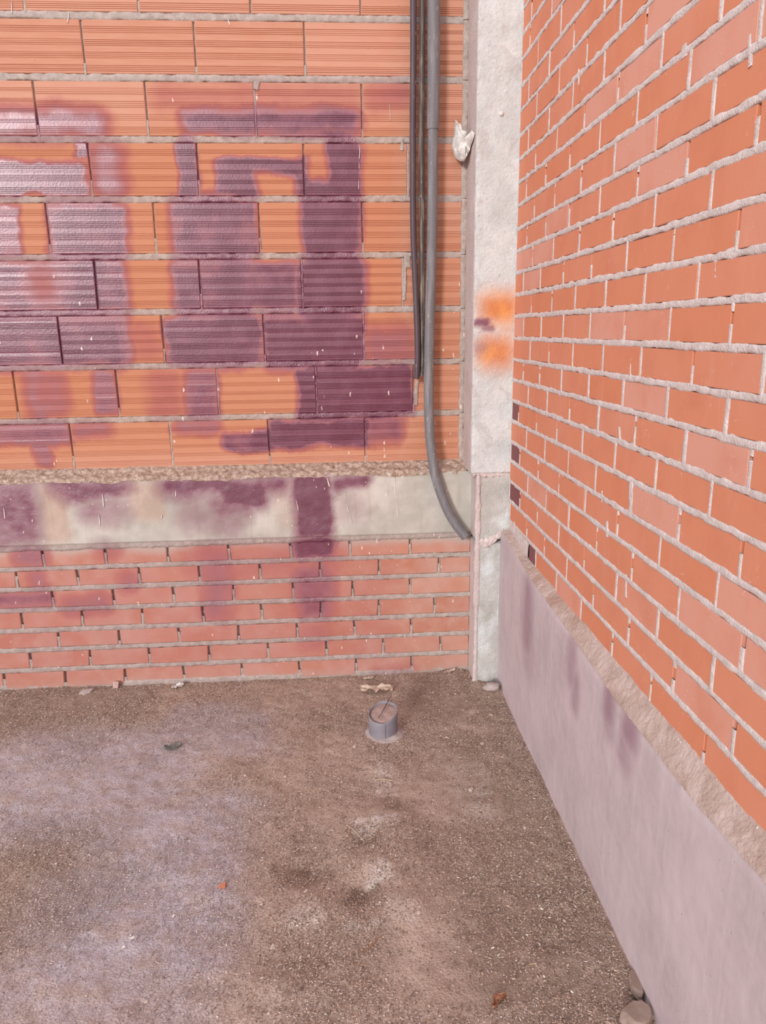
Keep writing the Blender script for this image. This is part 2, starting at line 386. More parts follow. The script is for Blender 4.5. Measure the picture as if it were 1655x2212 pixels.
c = nb.mix(nb.math('MULTIPLY', strokes(nb, uv, PLINTH_PURPLE), 0.85), c, (0.235, 0.10, 0.15))
nb.out(c, 0.85, nb.bump(nb.noise(90, 3), 0.25, 0.002), 0.25)

m_fillet, nb = newmat('sandy_mortar_fillet')
c = nb.mix(nb.rng(nb.noise(18, 5), 0.3, 0.7), (0.46, 0.345, 0.29), (0.60, 0.49, 0.44))
c = nb.mix(nb.rng(nb.noise(7, 3), 0.5, 0.75, 0, 0.6), c, (0.40, 0.25, 0.20))
c = nb.mix(nb.rng(nb.voro(110), 0.22, 0.08, 0, 0.6), c, (0.22, 0.17, 0.16))
c = nb.mix(nb.rng(nb.noise(95, 2), 0.68, 0.75, 0, 0.9), c, (0.80, 0.70, 0.66))
nb.out(c, 0.95, nb.bump(nb.noise(130, 3), 0.8, 0.004), 0.1)

def concrete_col(name, a, b, paintit=True, pits=0.5, green=0.0):
    m, nb = newmat(name)
    c = nb.mix(nb.rng(nb.noise(8, 5), 0.3, 0.75), a, b)
    c = nb.mix(nb.rng(nb.noise(30, 5), 0.5, 0.8, 0, 0.4), c, tuple(x * 0.72 for x in a))
    if green:
        c = nb.mix(nb.rng(nb.noise(11, 3, vec=nb.scalevec((1, 1, 0.6))), 0.45, 0.7, 0, green), c, (0.74, 0.80, 0.80))
        c = nb.mix(nb.rng(nb.noise(7, 3), 0.5, 0.7, 0, green), c, (0.42, 0.44, 0.38))
    c = nb.mix(nb.rng(nb.noise(110, 3, dist=0.8), 0.66, 0.72, 0, pits * 1.3), c, (0.30, 0.29, 0.28))
    c = nb.mix(nb.rng(nb.noise(55, 4, dist=0.6), 0.60, 0.72, 0, pits), c, (0.84, 0.83, 0.82))
    c = nb.mix(nb.math('MULTIPLY', nb.rng(nb.noise(10, 4, dist=0.5), 0.56, 0.64), 0.5 * min(1, pits * 2)), c, (0.50, 0.485, 0.47))
    if paintit:
        uv = uvec(nb, (0, 2), 0.012, 30)
        c = nb.mix(strokes(nb, uv, COL_ORANGE), c, nb.mix(nb.rng(nb.noise(14, 2), 0.35, 0.65), (0.66, 0.25, 0.10), (0.78, 0.34, 0.12)))
        c = nb.mix(strokes(nb, uv, COL_PURPLE), c, (0.22, 0.075, 0.13))
    nb.out(c, 0.92, nb.bump(nb.noise(110, 3), 0.9, 0.004), 0.15)
    return m
m_col = concrete_col('column_concrete', (0.565, 0.60, 0.59), (0.71, 0.745, 0.735))
m_pier = concrete_col('pier_concrete', (0.46, 0.46, 0.425), (0.58, 0.575, 0.54), False, 0.4, 0.7)
m_flank = concrete_col('column_flank', (0.58, 0.49, 0.465), (0.68, 0.595, 0.575), False, 0.0)

m_floor, nb = newmat('dirt_floor')
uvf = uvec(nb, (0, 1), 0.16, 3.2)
lav_skycast = strokes(nb, uvf, FLOOR_LAV_SKYCAST); uvb = uvec(nb, (0, 1), 0.035, 11)
brn = strokes(nb, uvb, FLOOR_BROWN)
c = nb.mix(nb.rng(nb.noise(5, 5), 0.3, 0.75), (0.47, 0.345, 0.28), (0.59, 0.45, 0.375))
n2 = nb.noise(16, 5)
c = nb.mix(nb.math('MULTIPLY', lav_skycast, nb.rng(n2, 0.3, 0.6, 0.35, 1.0)), c, (0.575, 0.52, 0.58))  # bluish sky reflection mixed into the dusty floor colour
c = nb.mix(nb.math('MULTIPLY', brn, nb.rng(nb.noise(22, 4), 0.32, 0.58, 0.25, 1.0)), c, (0.265, 0.19, 0.145))
pale = strokes(nb, uvb, FLOOR_PALE)
c = nb.mix(nb.math('MULTIPLY', pale, nb.rng(nb.noise(20, 4), 0.35, 0.6, 0.2, 1.0)), c, (0.72, 0.64, 0.595))
c = nb.mix(nb.rng(nb.noise(70, 4), 0.5, 0.75, 0, 0.4), c, (0.30, 0.21, 0.165))
c = nb.mix(nb.rng(nb.noise(160, 3), 0.60, 0.75, 0, 0.5), c, (0.64, 0.52, 0.46))
c = nb.mix(nb.rng(nb.voro(240), 0.30, 0.10, 0, 0.45), c, (0.25, 0.175, 0.14))
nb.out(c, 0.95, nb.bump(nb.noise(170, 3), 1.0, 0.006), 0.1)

m_litter, nb = newmat('dry_litter')
at = nb.n.new('ShaderNodeAttribute'); at.attribute_name = 'tint'
nb.out(at.outputs['Color'], 0.8, None, 0.25)

def simple(name, a, b, scale=40, rough=0.85, bump=0.4, bd=0.002, spec=0.25, stretch=None):
    m, nb = newmat(name)
    v = nb.scalevec(stretch) if stretch else None
    c = nb.mix(nb.rng(nb.noise(scale, 5, vec=v), 0.3, 0.72), a, b)
    nb.out(c, rough, nb.bump(nb.noise(scale * 3, 4), bump, bd), spec)
    return m
def conduit_mat(name, base, dust, dmax):
    m, nb = newmat(name)
    n1 = nb.noise(70, 4, vec=nb.scalevec((1, 1, 0.12)))
    c = nb.mix(nb.rng(n1, 0.45, 0.72, 0, dmax), base, dust)
    n3 = nb.noise(130, 3, vec=nb.scalevec((1, 1, 0.2)))
    c = nb.mix(nb.rng(n3, 0.66, 0.72, 0, 0.85), c, (0.55, 0.50, 0.46))
    nb.out(c, 0.45, None, 0.5)
    return m
m_thin = conduit_mat('black_plastic', (0.085, 0.058, 0.070), (0.16, 0.12, 0.125), 0.5)
m_dirty = conduit_mat('dirty_black_plastic', (0.095, 0.07, 0.065), (0.40, 0.33, 0.26), 0.85)
m_thick = conduit_mat('grey_black_plastic', (0.19, 0.185, 0.195), (0.31, 0.295, 0.30), 0.7)
m_pipe = simple('grey_pvc', (0.21, 0.20, 0.235), (0.29, 0.275, 0.30), 14, 0.55, 0.1, 0.001, 0.4)
m_soil = simple('soil_fill', (0.33, 0.23, 0.20), (0.42, 0.30, 0.27), 40, 0.95, 0.6)
m_twig = simple('dark_twig', (0.07, 0.04, 0.035), (0.14, 0.08, 0.06), 80)
m_straw = simple('straw', (0.55, 0.42, 0.28), (0.70, 0.57, 0.40), 80)
m_leafpale = simple('pale_dry_leaf', (0.56, 0.42, 0.33), (0.74, 0.60, 0.49), 60, 0.8)
m_leafdark = simple('dark_leaf', (0.15, 0.145, 0.13), (0.25, 0.235, 0.22), 60, 0.7)
m_leafbrown = simple('brown_leaf', (0.30, 0.13, 0.07), (0.44, 0.22, 0.13), 60, 0.8)
m_white = simple('white_plaster', (0.66, 0.63, 0.59), (0.86, 0.84, 0.80), 45, 0.75, 0.3)
m_scrap = simple('white_scrap', (0.60, 0.55, 0.52), (0.80, 0.75, 0.72), 60, 0.7)
m_shard = simple('terracotta', (0.52, 0.20, 0.12), (0.60, 0.26, 0.17), 60, 0.85)
m_stone = simple('tan_stone', (0.30, 0.215, 0.175), (0.39, 0.295, 0.25), 25, 0.95)
m_greystone = simple('grey_stone', (0.42, 0.345, 0.32), (0.52, 0.44, 0.41), 40, 0.9)
m_pebble = simple('pale_pebble', (0.50, 0.40, 0.34), (0.68, 0.58, 0.51), 90, 0.9)

# ------------------------------------------------------------------ floor
BUMPS = [((0.1364, -1.0921, 0.0), 0.1, 0.02), ((0.1711, -1.2343, -0.0), 0.09, 0.018), ((0.1419, -1.4037, 0.0), 0.09, 0.022), ((-0.0623, -1.4255, 0.0), 0.1, 0.018), ((0.0647, -1.262, 0.0), 0.07, 0.016), ((0.1533, -0.7802, 0.0), 0.05, 0.008), ((0.6281, -0.2566, 0.0), 0.045, 0.022), ((0.5707, -0.2017, 0.0), 0.03, 0.01), ((0.4915, -0.0815, 0.0), 0.07, 0.012), ((0.2014, -0.5963, 0.0), 0.05, 0.01)]
DIPS = [((0.0516, -1.1161, 0.0), 0.055, 0.012), ((0.0479, -1.3472, 0.0), 0.055, 0.014), ((-0.1091, -1.2474, 0.0), 0.06, 0.012), ((-0.0645, -1.1955, 0.0), 0.08, 0.01), ((-0.0839, -1.5178, 0.0), 0.08, 0.01), ((0.662, -1.7063, 0.0), 0.03, 0.02)]
def floor_h(x, y):
    x = np.asarray(x, float); y = np.asarray(y, float)
    h = 0.006 * fbm(x * 3.1, y * 3.1, 0.3, 4) + 0.0035 * fbm(x * 22, y * 22, 3.3, 3) + 0.0016 * fbm(x * 75, y * 75, 8.1, 2)
    for (c, r, a) in BUMPS: h = h + 1.3 * a * np.exp(-((x - c[0])**2 + (y - c[1])**2) / (r * r))
    for (c, r, a) in DIPS: h = h - 1.6 * a * np.exp(-((x - c[0])**2 + (y - c[1])**2) / (r * r))
    return h - 0.004
gx = np.concatenate([np.linspace(-9, -1.9, 24, endpoint=False), np.arange(-1.9, 0.75, 0.0085), np.linspace(0.75, 1.2, 4)])
gy = np.concatenate([np.linspace(-9, -2.1, 24, endpoint=False), np.arange(-2.1, 0.0, 0.0085), np.linspace(0.0, 0.3, 3)])
X, Y = np.meshgrid(gx, gy, indexing='ij')
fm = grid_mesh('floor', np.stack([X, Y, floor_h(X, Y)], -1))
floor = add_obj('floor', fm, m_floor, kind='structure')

def on_floor(x, y): return float(floor_h(x, y))

# ------------------------------------------------------------------ mortar strips
class Strips:
    """rough mortar beads along joints; to_world maps (u, v, depth out of the wall)"""
    def __init__(self, to_world, seed): self.tw = to_world; self.v = []; self.q = []; self.n = 0; self.s = seed
    def bead(self, u0, v0, u1, v1, w, depth=0.0, amp=0.002, step=0.0045, edge=0.0015, recess=None, back=-0.012):
        L = math.hypot(u1 - u0, v1 - v0)
        if L < 0.004: return
        n = max(2, int(L / step) + 1)
        t = np.linspace(0, 1, n)[:, None]
        k = np.array([-1.0, -0.9, -0.45, 0.0, 0.45, 0.9, 1.0])[None, :]
        du, dv = (u1 - u0) / L, (v1 - v0) / L
        s = self.s + self.n * 0.013
        ww = w / 2 * (1 + 0.0 * t)
        l1 = ww + edge * fbm(t * L / 0.03, 0 * t + s, 1.1, 3)
        l2 = ww + edge * fbm(t * L / 0.03, 0 * t + s, 7.7, 3)
        off = np.where(k < 0, k * l1, k * l2)
        u = u0 + du * t * L - dv * off; v = v0 + dv * t * L + du * off
        d = depth + amp * fbm(u / 0.022, v / 0.022, s, 3) + 0 * k
        if recess is not None: d = d + recess(t) + 0 * k
        prof = np.array([back, -0.0012, -0.0001, 0.0, -0.0001, -0.0012, back])[None, :]
        d = np.where(np.abs(k) > 0.95, prof, d + prof)
        P = np.stack(self.tw(u, v, d), -1)
        i = self.n + np.arange(n * 7).reshape(n, 7)
        self.v.append(P.reshape(-1, 3)); self.n += n * 7
        self.q.append(np.stack([i[:-1, :-1], i[1:, :-1], i[1:, 1:], i[:-1, 1:]], -1).reshape(-1, 4))
    def build(self, name, mat, parent):
        me = bpy.data.meshes.new(name)
        set_quads(me, np.concatenate(self.v), np.concatenate(self.q))
        o = add_obj(name, me, mat, parent)
        return o

# ------------------------------------------------------------------ back wall
COLX = 0.533            # left flank of the corner column
XL = -2.05              # left end of what is built
YL = -0.06              # face of the lower brickwork
def box_mesh(name, x0, x1, y0, y1, z0, z1):
    v, f = cham_box(x0, x1, y0, y1, z0, z1, 0.002)
    return pydata(name, v, f)
wall_back = add_obj('wall_back', box_mesh('wall_back', XL, COLX + 0.15, 0.010, 0.22, 0.0, 3.0), m_mortar, kind='structure')

ZU = [2.553, 2.3557, 2.1515, 1.9464, 1.742, 1.5384, 1.3326, 1.1245, 0.9264]
ZU = [ZU[0] + 0.408, ZU[0] + 0.204] + ZU
X0 = [-1.04, -0.853, -1.042, -0.871, -1.048, -0.893, -1.051, -1.246, -1.053]
X0 = [X0[1] + 0.01] + X0
LB = 0.3935
BEDT = 0.0225
tw_back = lambda u, v, d: (u, -d, v)
mort = Strips(tw_back, 2.0)

def ribbed_block(x0, x1, z0, z1, lean, seed):
    """hollow block: front face with four groups of horizontal grooves"""
    r = random.Random(seed)
    H = z1 - z0
    prof = [(0.0, 0.006), (0.010, 0.0012), (0.022, 0.0)]
    ng = 4 if r.random() < 0.7 else 5
    per = 0.94 / ng
    for g in range(ng):
        a = 0.055 + per * g + r.uniform(-0.006, 0.006)
        k = 4 if ng == 4 else 3
        for j in range(k):
            c = a + j * per * 0.145
            dp = r.uniform(0.0016, 0.0030)
            hw = 0.0085
            prof += [(c - hw, 0.0), (c - hw * 0.3, dp), (c + hw * 0.3, dp), (c + hw, 0.0)]
        prof += [(a + per * 0.62, r.uniform(-0.0006, 0.0006)), (a + per * 0.86, r.uniform(-0.0006, 0.0006))]
    prof += [(0.985, 0.0), (0.992, 0.0012), (1.0, 0.006)]
    prof = sorted(prof); prof = [p for i, p in enumerate(prof) if i == 0 or p[0] - prof[i-1][0] > 1e-4]
    e = 0.004
    xs = [(x0, 0.005), (x0 + e * 0.4, 0.0012), (x0 + e, 0.0), (x1 - e, 0.0), (x1 - e * 0.4, 0.0012), (x1, 0.005)]
    V, F = [], []
    n = len(prof)
    yo = r.uniform(-0.0015, 0.0015)
    for (x, de) in xs:
        for (h, d) in prof:
            V.append((x + lean * (h - 0.5), yo + max(d, de), z0 + h * H))
    for i in range(len(xs) - 1):
        for j in range(n - 1):
            F.append((i * n + j, (i + 1) * n + j, (i + 1) * n + j + 1, i * n + j + 1))
    b = len(V)
    last = (len(xs) - 1) * n
    V += [(x0 - lean * .5, 0.08, z0), (x1 - lean * .5, 0.08, z0), (x1 + lean * .5, 0.08, z1), (x0 + lean * .5, 0.08, z1)]
    F += [[b + 3, b + 2, b + 1, b], [b, b + 1, last, 0], [n - 1, last + n - 1, b + 2, b + 3]]
    F += [[b] + list(range(0, n)) + [b + 3], [b + 1, b + 2] + list(range(last + n - 1, last - 1, -1))]
    me = bpy.data.meshes.new('hollow_block'); me.from_pydata(V, [], F); me.update()
    return me

for rrow in range(len(ZU) - 1):
    zt, zb = ZU[rrow] - BEDT / 2, ZU[rrow + 1] + BEDT / 2
    if rrow == len(ZU) - 2: zb = ZU[rrow + 1]
    xs = [X0[rrow] + LB * k for k in range(-4, 6)]
    xs = [x for x in xs if XL + 0.05 < x < COLX - 0.06]
    ed = [XL] + xs + [COLX - 0.012]
    for k in range(len(ed) - 1):
        g0 = 0.0028 if k else 0.0
        g1 = 0.0028
        lean = random.uniform(-0.003, 0.003)
        me = ribbed_block(ed[k] + g0, ed[k + 1] - g1, zb, zt, lean, rrow * 31 + k)
        add_obj('hollow_block', me, m_block, wall_back)
        if k:   # head joint: open crack, mortar low down in some
            fr = random.choice([0.0, 0.15, 0.3, 1.0, 0.2])
            if fr > 0:
                mort.bead(ed[k], zb - 0.004, ed[k], zb + (zt - zb) * fr, 0.009, -0.001, 0.002, edge=0.002)
    mort.bead(COLX - 0.008, zb - 0.01, COLX - 0.006, zt + 0.01, 0.022, 0.004, 0.003, edge=0.004)
    if 0 < rrow:
        mort.bead(XL, ZU[rrow], COLX - 0.004, ZU[rrow], BEDT + 0.003, -0.0005, 0.0012, edge=0.0035)
# two mortar patches where block corners are broken away
PATCH = [((0.3067, 0.0, 1.7398), (0.3065, 0.0, 1.6952), 0.03), ((0.2974, 0.0, 1.6952), (0.2912, 0.0, 1.5733), 0.014), ((0.344, 0.0, 1.2582), (0.3362, 0.0, 1.1592), 0.016), ((-0.2424, 0.0, 2.3464), (-0.2489, 0.0, 2.3189), 0.02), ((0.2896, 0.0, 2.156), (0.2858, 0.0, 2.116), 0.012)]
for (a, b, w) in PATCH:
    mort.bead(a[0], a[2], b[0], b[2], w, 0.003, 0.0015, edge=0.004)

# concrete beam and the crumbly ledge above it
BT, BB = 0.893, 0.632
n1, n2 = 330, 40
bx = np.linspace(XL, 0.575, n1); bz = np.linspace(BB, BT, n2)
XX, ZZ = np.meshgrid(bx, bz, indexing='ij')
YY = -0.070 + 0.0022 * fbm(XX * 4, ZZ * 4, 2.2, 3) + 0.0008 * fbm(XX * 50, ZZ * 50, 5.1, 2)
P = np.stack([XX, YY, ZZ + 0.004 * fbm(XX * 6, XX * 0, 1.7, 3) * (ZZ - BB) / (BT - BB)], -1)
top = P[:, -1:, :].copy(); top[:, :, 1] = 0.02
bot = P[:, :1, :].copy(); bot[:, :, 1] = -0.02
P = np.concatenate([bot, P, top], 1)
beam = add_obj('concrete_beam', grid_mesh('concrete_beam', P), m_beam, wall_back)

lx = np.linspace(XL, COLX + 0.006, 520); lk = np.linspace(0, 1, 16)
XX, KK = np.meshgrid(lx, lk, indexing='ij')
prof_y = np.interp(KK, [0, 0.18, 0.45, 0.8, 1.0], [0.004, -0.010, -0.034, -0.070, -0.0735])
prof_z = np.interp(KK, [0, 0.18, 0.45, 0.8, 1.0], [ZU[-1] + 0.006, ZU[-1] + 0.001, 0.913, 0.901, 0.886])
bulk = 1 + 0.6 * fbm(XX * 5, KK * 1.5, 4.4, 3)
rough = fbm(XX * 55, KK * 7, 9.2, 3)
P = np.stack([XX, prof_y - 0.004 * rough, prof_z + 0.0045 * rough * (KK > 0.1) + 0.005 * (bulk - 1) - 0.008 * np.clip(fbm(XX * 9, KK * 0, 6.6, 3), 0, 1) * (KK > 0.9)], -1)
add_obj('mortar_ledge', grid_mesh('mortar_ledge', P), m_ledge, wall_back)

# white paint drips
m_drip = simple('white_paint', (0.74, 0.68, 0.64), (0.84, 0.79, 0.75), 60, 0.6)
DRIPS = [((-0.93, -0.0705, 0.8399), (-0.9322, -0.0705, 0.7828), 0.0045), ((-0.9533, -0.0705, 0.7547), (-0.9545, -0.0705, 0.7085), 0.004), ((-1.3201, -0.0705, 0.7962), (-1.3214, -0.0705, 0.7468), 0.004), ((-1.2154, -0.0705, 0.7455), (-1.2173, -0.0705, 0.7302), 0.004), ((-0.6415, -0.0705, 0.8469), (-0.6438, -0.0705, 0.8184), 0.004), ((-0.705, -0.0705, 0.7452), (-0.7081, -0.0705, 0.7298), 0.004), ((-0.1623, -0.0705, 0.7949), (-0.1549, -0.0705, 0.7441), 0.003), ((0.0383, -0.0705, 0.8202), (0.0394, -0.0705, 0.7891), 0.0025), ((0.0445, -0.0705, 0.7655), (0.0494, -0.0705, 0.7301), 0.003), ((0.0549, -0.0705, 0.7221), (0.0616, -0.0705, 0.6824), 0.003), ((0.242, -0.0705, 0.8764), (0.2431, -0.0705, 0.7871), 0.0025), ((0.2505, -0.0705, 0.7595), (0.252, -0.0705, 0.7082), 0.003), ((-0.0351, -0.0705, 0.8838), (-0.0252, -0.0705, 0.8413), 0.005), ((-0.8883, 0.0, 2.559), (-0.8983, 0.0, 2.5271), 0.0035), ((-0.3366, 0.0, 2.5483), (-0.3298, 0.0, 2.5264), 0.004), ((-1.082, 0.0, 2.5937), (-1.0857, 0.0, 2.5537), 0.003), ((0.1289, 0.0, 2.1397), (0.1243, 0.0, 2.0837), 0.0025), ((0.1241, 0.0, 2.0756), (0.1236, 0.0, 2.0515), 0.002), ((0.1212, 0.0, 2.019), (0.1203, 0.0, 1.9783), 0.002), ((0.242, 0.0, 2.2818), (0.2431, 0.0, 2.216), 0.0015)]
for (a, b, w) in DRIPS:
    L_ = abs(a[2] - b[2]); n_ = 14
    t = np.linspace(0, 1, n_)[:, None]; aa = np.linspace(0, 2 * math.pi, 9)[None, :]
    rr = w * 0.5 * np.sqrt(np.clip(1 - (2 * t - 1)**4, 0, 1)) * (0.55 + 0.75 * t)
    P = np.stack([a[0] + (b[0] - a[0]) * t + rr * np.cos(aa), a[1] - 0.0012 - 0.0016 * np.sin(aa) + 0 * t, a[2] + (b[2] - a[2]) * t + 0 * aa], -1)
    add_obj('paint_drip', grid_mesh('paint_drip', P), m_drip, wall_back)

# lower brickwork
ZL = [BB - 0.018] + [0.5304, 0.4418, 0.3517, 0.2607, 0.1727, 0.0818] + [-0.012]
XLOW = [[-1.197, -0.948, -0.697, -0.448, -0.193, 0.054, 0.306], [-1.314, -1.069, -0.821, -0.575, -0.325, -0.074, 0.174, 0.428], [-1.18, -0.934, -0.688, -0.44, -0.19, 0.06, 0.306], [-1.316, -1.071, -0.824, -0.573, -0.327, -0.077, 0.17, 0.411], [-1.178, -0.929, -0.679, -0.43, -0.181, 0.065, 0.309], [-1.304, -1.058, -0.811, -0.56, -0.309, -0.059, 0.187, 0.438], [-1.423, -1.171, -0.921, -0.673, -0.426, -0.178, 0.067, 0.311]]
LOWEND = 0.561
low_back = add_obj('mortar_backing', box_mesh('mortar_backing', XL, LOWEND + 0.02, YL + 0.014, 0.05, -0.02, BB + 0.004), m_lowmortar, wall_back)
tw_low = lambda u, v, d: (u, YL - d, v)
lowm = Strips(tw_low, 40.0)
for r in range(7):
    zt, zb = ZL[r] - (0.0 if r == 0 else 0.0105), ZL[r + 1] + 0.0105
    if r == 0: zt = ZL[0]
    xs = list(XLOW[r])
    while xs[0] - 0.2505 > XL + 0.03: xs.insert(0, xs[0] - 0.2505)
    ed = [XL] + xs + [LOWEND]
    for k in range(len(ed) - 1):
        g0 = 0.0055 if k else 0.0; g1 = 0.0055 if k < len(ed) - 2 else 0.0
        dz = random.uniform(-0.0012, 0.0012); dy = random.uniform(-0.0025, 0.0015)
        v, f = cham_box(ed[k] + g0, ed[k + 1] - g1, YL + dy, YL + 0.05, zb + dz, zt + dz, 0.003)
        sk = random.uniform(-0.003, 0.003); cz = (zb + zt) / 2
        v = [(x + sk * (z - cz) / 0.04, y, z) for x, y, z in v]
        add_obj('brick', pydata('brick', v, f), m_lowbrick, wall_back)
        if k:
            open_top = random.uniform(0.25, 0.75)
            hh = zt - zb
            lowm.bead(ed[k], zb - 0.006, ed[k], zb + hh * (1 - open_top), 0.013, -0.001, 0.0015, edge=0.002)
            if random.random() < 0.6:
                lowm.bead(ed[k], zb + hh * (1 - open_top), ed[k], zt + 0.004, 0.013, -0.0125, 0.001, edge=0.001)
    lowm.bead(XL, ZL[r + 1] if r < 6 else 0.002, LOWEND, ZL[r + 1] if r < 6 else 0.002, 0.0225 if r < 6 else 0.030, 0.0 if r < 6 else 0.001, 0.0016, edge=0.0028)
# rough band smeared between beam and first course
lowm.bead(XL, BB - 0.006, LOWEND, BB - 0.003, 0.046, 0.005, 0.0012, edge=0.004)
mort.build('mortar_joints', m_mortar, wall_back)
lowm.build('mortar_joints', m_lowmortar, wall_back)

# ------------------------------------------------------------------ right wall
XR, YC = 0.69, -0.187
YEND = -2.75
ZR = [2.9142, 2.8357, 2.7572, 2.6787, 2.6002, 2.5217, 2.4432, 2.3647, 2.2804, 2.2039, 2.123, 2.0436, 1.9678, 1.8907, 1.8098, 1.7336, 1.6559, 1.5784, 1.5016, 1.4218, 1.3432, 1.2669, 1.188, 1.1101, 1.0288, 0.9517, 0.8713, 0.7912, 0.7116, 0.6443]
A_, B_ = -0.300, -0.413
JR = [[B_], [A_], [B_], [A_], [B_], [A_], [-0.291, -0.54], [-0.402, -0.641], [-0.295, -0.535, -0.77, -1.005], [-0.406, -0.65, -0.888, -1.119], [-0.310, -0.554, -0.786, -1.026, -1.275],
 [-0.412, -0.65, -0.894, -1.131, -1.366, -1.603], [-0.304, -0.541, -0.784, -1.023, -1.256, -1.499, -1.736], [-0.418, -0.651, -0.891, -1.134, -1.368, -1.603],
 [-0.332, -0.564, -0.8, -1.047, -1.284, -1.52, -1.758], [-0.418, -0.657, -0.9, -1.149, -1.388, -1.626], [-0.303, -0.522, -0.768, -1.01, -1.249, -1.488, -1.729],
 [-0.423, -0.664, -0.89, -1.126, -1.364, -1.606], [-0.327, -0.553, -0.79, -1.024, -1.263, -1.501, -1.738], [-0.427, -0.657, -0.893, -1.133, -1.369, -1.613, -1.85],
 [-0.341, -0.557, -0.796, -1.038, -1.278, -1.516, -1.752], [-0.421, -0.655, -0.887, -1.124, -1.365, -1.609, -1.842], [-0.292, -0.54, -0.773, -1.013, -1.254, -1.49, -1.725],
 [-0.418, -0.653, -0.9, -1.131, -1.367, -1.611, -1.844], [-0.331, -0.583, -0.82, -1.06, -1.298, -1.537, -1.779], [-0.456, -0.69, -0.927, -1.166, -1.402, -1.641, -1.879],
 [-0.352, -0.594, -0.842, -1.079, -1.316, -1.555, -1.793], [-0.466, -0.693, -0.932, -1.165, -1.408, -1.647, -1.882], [-0.595, -0.837, -1.074, -1.316, -1.548, -1.791]]
wall_right = add_obj('wall_right', box_mesh('wall_right', XR + 0.014, XR + 0.2, YEND, 0.2, 0.61, ZR[0]), m_rmortar, kind='structure')
tw_right = lambda u, v, d: (XR - d, u, v)
rm = Strips(tw_right, 80.0)
TB = 0.0145
for r in range(len(ZR) - 1):
    zt, zb = ZR[r] - TB / 2, ZR[r + 1] + TB / 2
    if r == len(ZR) - 2: zb = ZR[-1] - 0.004
    ys = list(JR[r])
    while ys[-1] - 0.2385 > YEND + 0.04: ys.append(ys[-1] - 0.2385 + random.uniform(-0.002, 0.002))
    ed = [YC - 0.003] + ys + [YEND]
    if r == len(ZR) - 2: ed[0] = -0.500
    if r == len(ZR) - 3: ed[0] = -0.215
    for k in range(len(ed) - 1):
        hj = random.uniform(0.0035, 0.0075)
        g0 = hj if k else 0.0; g1 = hj if k < len(ed) - 2 else 0.0
        purple = (k == 0 and r in (22, 24, 26, 28))
        dx = random.uniform(-0.0006, 0.0009) + (0.002 if purple else 0)
        v, f = cham_box(XR + dx, XR + 0.06, ed[k + 1] + g1, ed[k] - g0, zb + random.uniform(-.001, .001), zt + random.uniform(-.001, .001), 0.0013)
        tl = random.uniform(-0.0005, 0.0005)
        v = [(x + (tl * (y - ed[k]) / 0.12 if x < XR + 0.01 else 0), y, z) for x, y, z in v]
        add_obj('brick', pydata('brick', v, f), m_pbrick if purple else m_rbrick, wall_right)
        if k:
            w = hj * 2 + 0.0025
            hh = zt - zb
            t = random.random()
            if t < 0.55:
                rm.bead(ed[k], zb - 0.004, ed[k], zt + 0.004, w, 0.0009, 0.0006, edge=0.0026)
            else:
                op = random.uniform(0.2, 0.6)
                rm.bead(ed[k], zb - 0.004, ed[k], zb + hh * (1 - op), w, 0.0009, 0.0006, edge=0.0026)
                if t < 0.8:
                    rm.bead(ed[k], zb + hh * 0.82, ed[k], zt + 0.004, w, 0.0005, 0.0015, edge=0.0022)
    if r: rm.bead(YC, ZR[r], YEND, ZR[r], TB + 0.0022, 0.0010, 0.0006, edge=0.0032)
rm.bead(YC - 0.002, 0.66, YC - 0.003, ZR[0], 0.006, 0.001, 0.001, edge=0.0015)
# mortar fill where the lowest corner bricks are missing
rm.bead(YC - 0.02, 0.705, -0.500, 0.668, 0.075, 0.001, 0.0012, edge=0.004)
rm.bead(YC - 0.008, 0.63, YC - 0.008, 0.79, 0.03, 0.0, 0.0012, edge=0.003)
SMEAR = [((-1.315, 1.377), (-1.3183, 1.3423), 0.01), ((-1.2706, 1.2243), (-1.2768, 1.1879), 0.01), ((-1.3642, 1.1083), (-1.3728, 1.0267), 0.03), ((-1.4712, 1.9819), (-1.4718, 1.958), 0.035), ((-1.2316, 0.9787), (-1.2385, 0.9376), 0.022), ((-1.6616, 1.5748), (-1.6677, 1.5428), 0.012), ((-0.8255, 2.138), (-0.832, 2.0966), 0.012), ((-1.7076, 1.9156), (-1.7173, 1.8656), 0.01), ((-1.1808, 1.0464), (-1.1857, 1.0166), 0.012), ((-1.3697, 0.8822), (-1.3792, 0.8267), 0.012)]
for (a, b, w) in SMEAR:
    rm.bead(a[0], a[1], b[0], b[1], w, 0.0012, 0.0012, edge=0.005)
rm.build('mortar_joints', m_rmortar, wall_right)

# ------------------------------------------------------------------ plinth along the right wall
PT = [(-0.2434, 0.6657), (-0.6089, 0.6254), (-0.889, 0.6137), (-1.116, 0.6042), (-1.4414, 0.5863), (-1.6193, 0.5872), (-1.8286, 0.5867), (-2.0613, 0.6049)]
pty = [YC - 0.001] + [p[0] for p in PT] + [YEND]; ptz = [PT[0][1]] + [p[1] for p in PT] + [0.60]
ny, nz = 330, 80
py = np.linspace(YC - 0.001, YEND, ny); pk = np.linspace(0, 1, nz)
YY, KK = np.meshgrid(py, pk, indexing='ij')
zt = np.interp(-YY, [-v for v in pty], ptz)
ZZ = -0.02 + KK * (zt + 0.02) + 0.003 * fbm(YY * 30, YY * 0, 3.0, 3) * (KK > 0.95)
XX = 0.660 + 0.002 * fbm(YY * 3, ZZ * 3, 7.0, 3) + 0.0006 * fbm(YY * 40, ZZ * 40, 1.0, 2) + 0.004 * np.clip((KK - 0.97) / 0.03, 0, 1)
P = np.stack([XX, YY, ZZ], -1)
back_ = P[:, -1:, :].copy(); back_[:, :, 0] = 0.70; back_[:, :, 2] -= 0.004
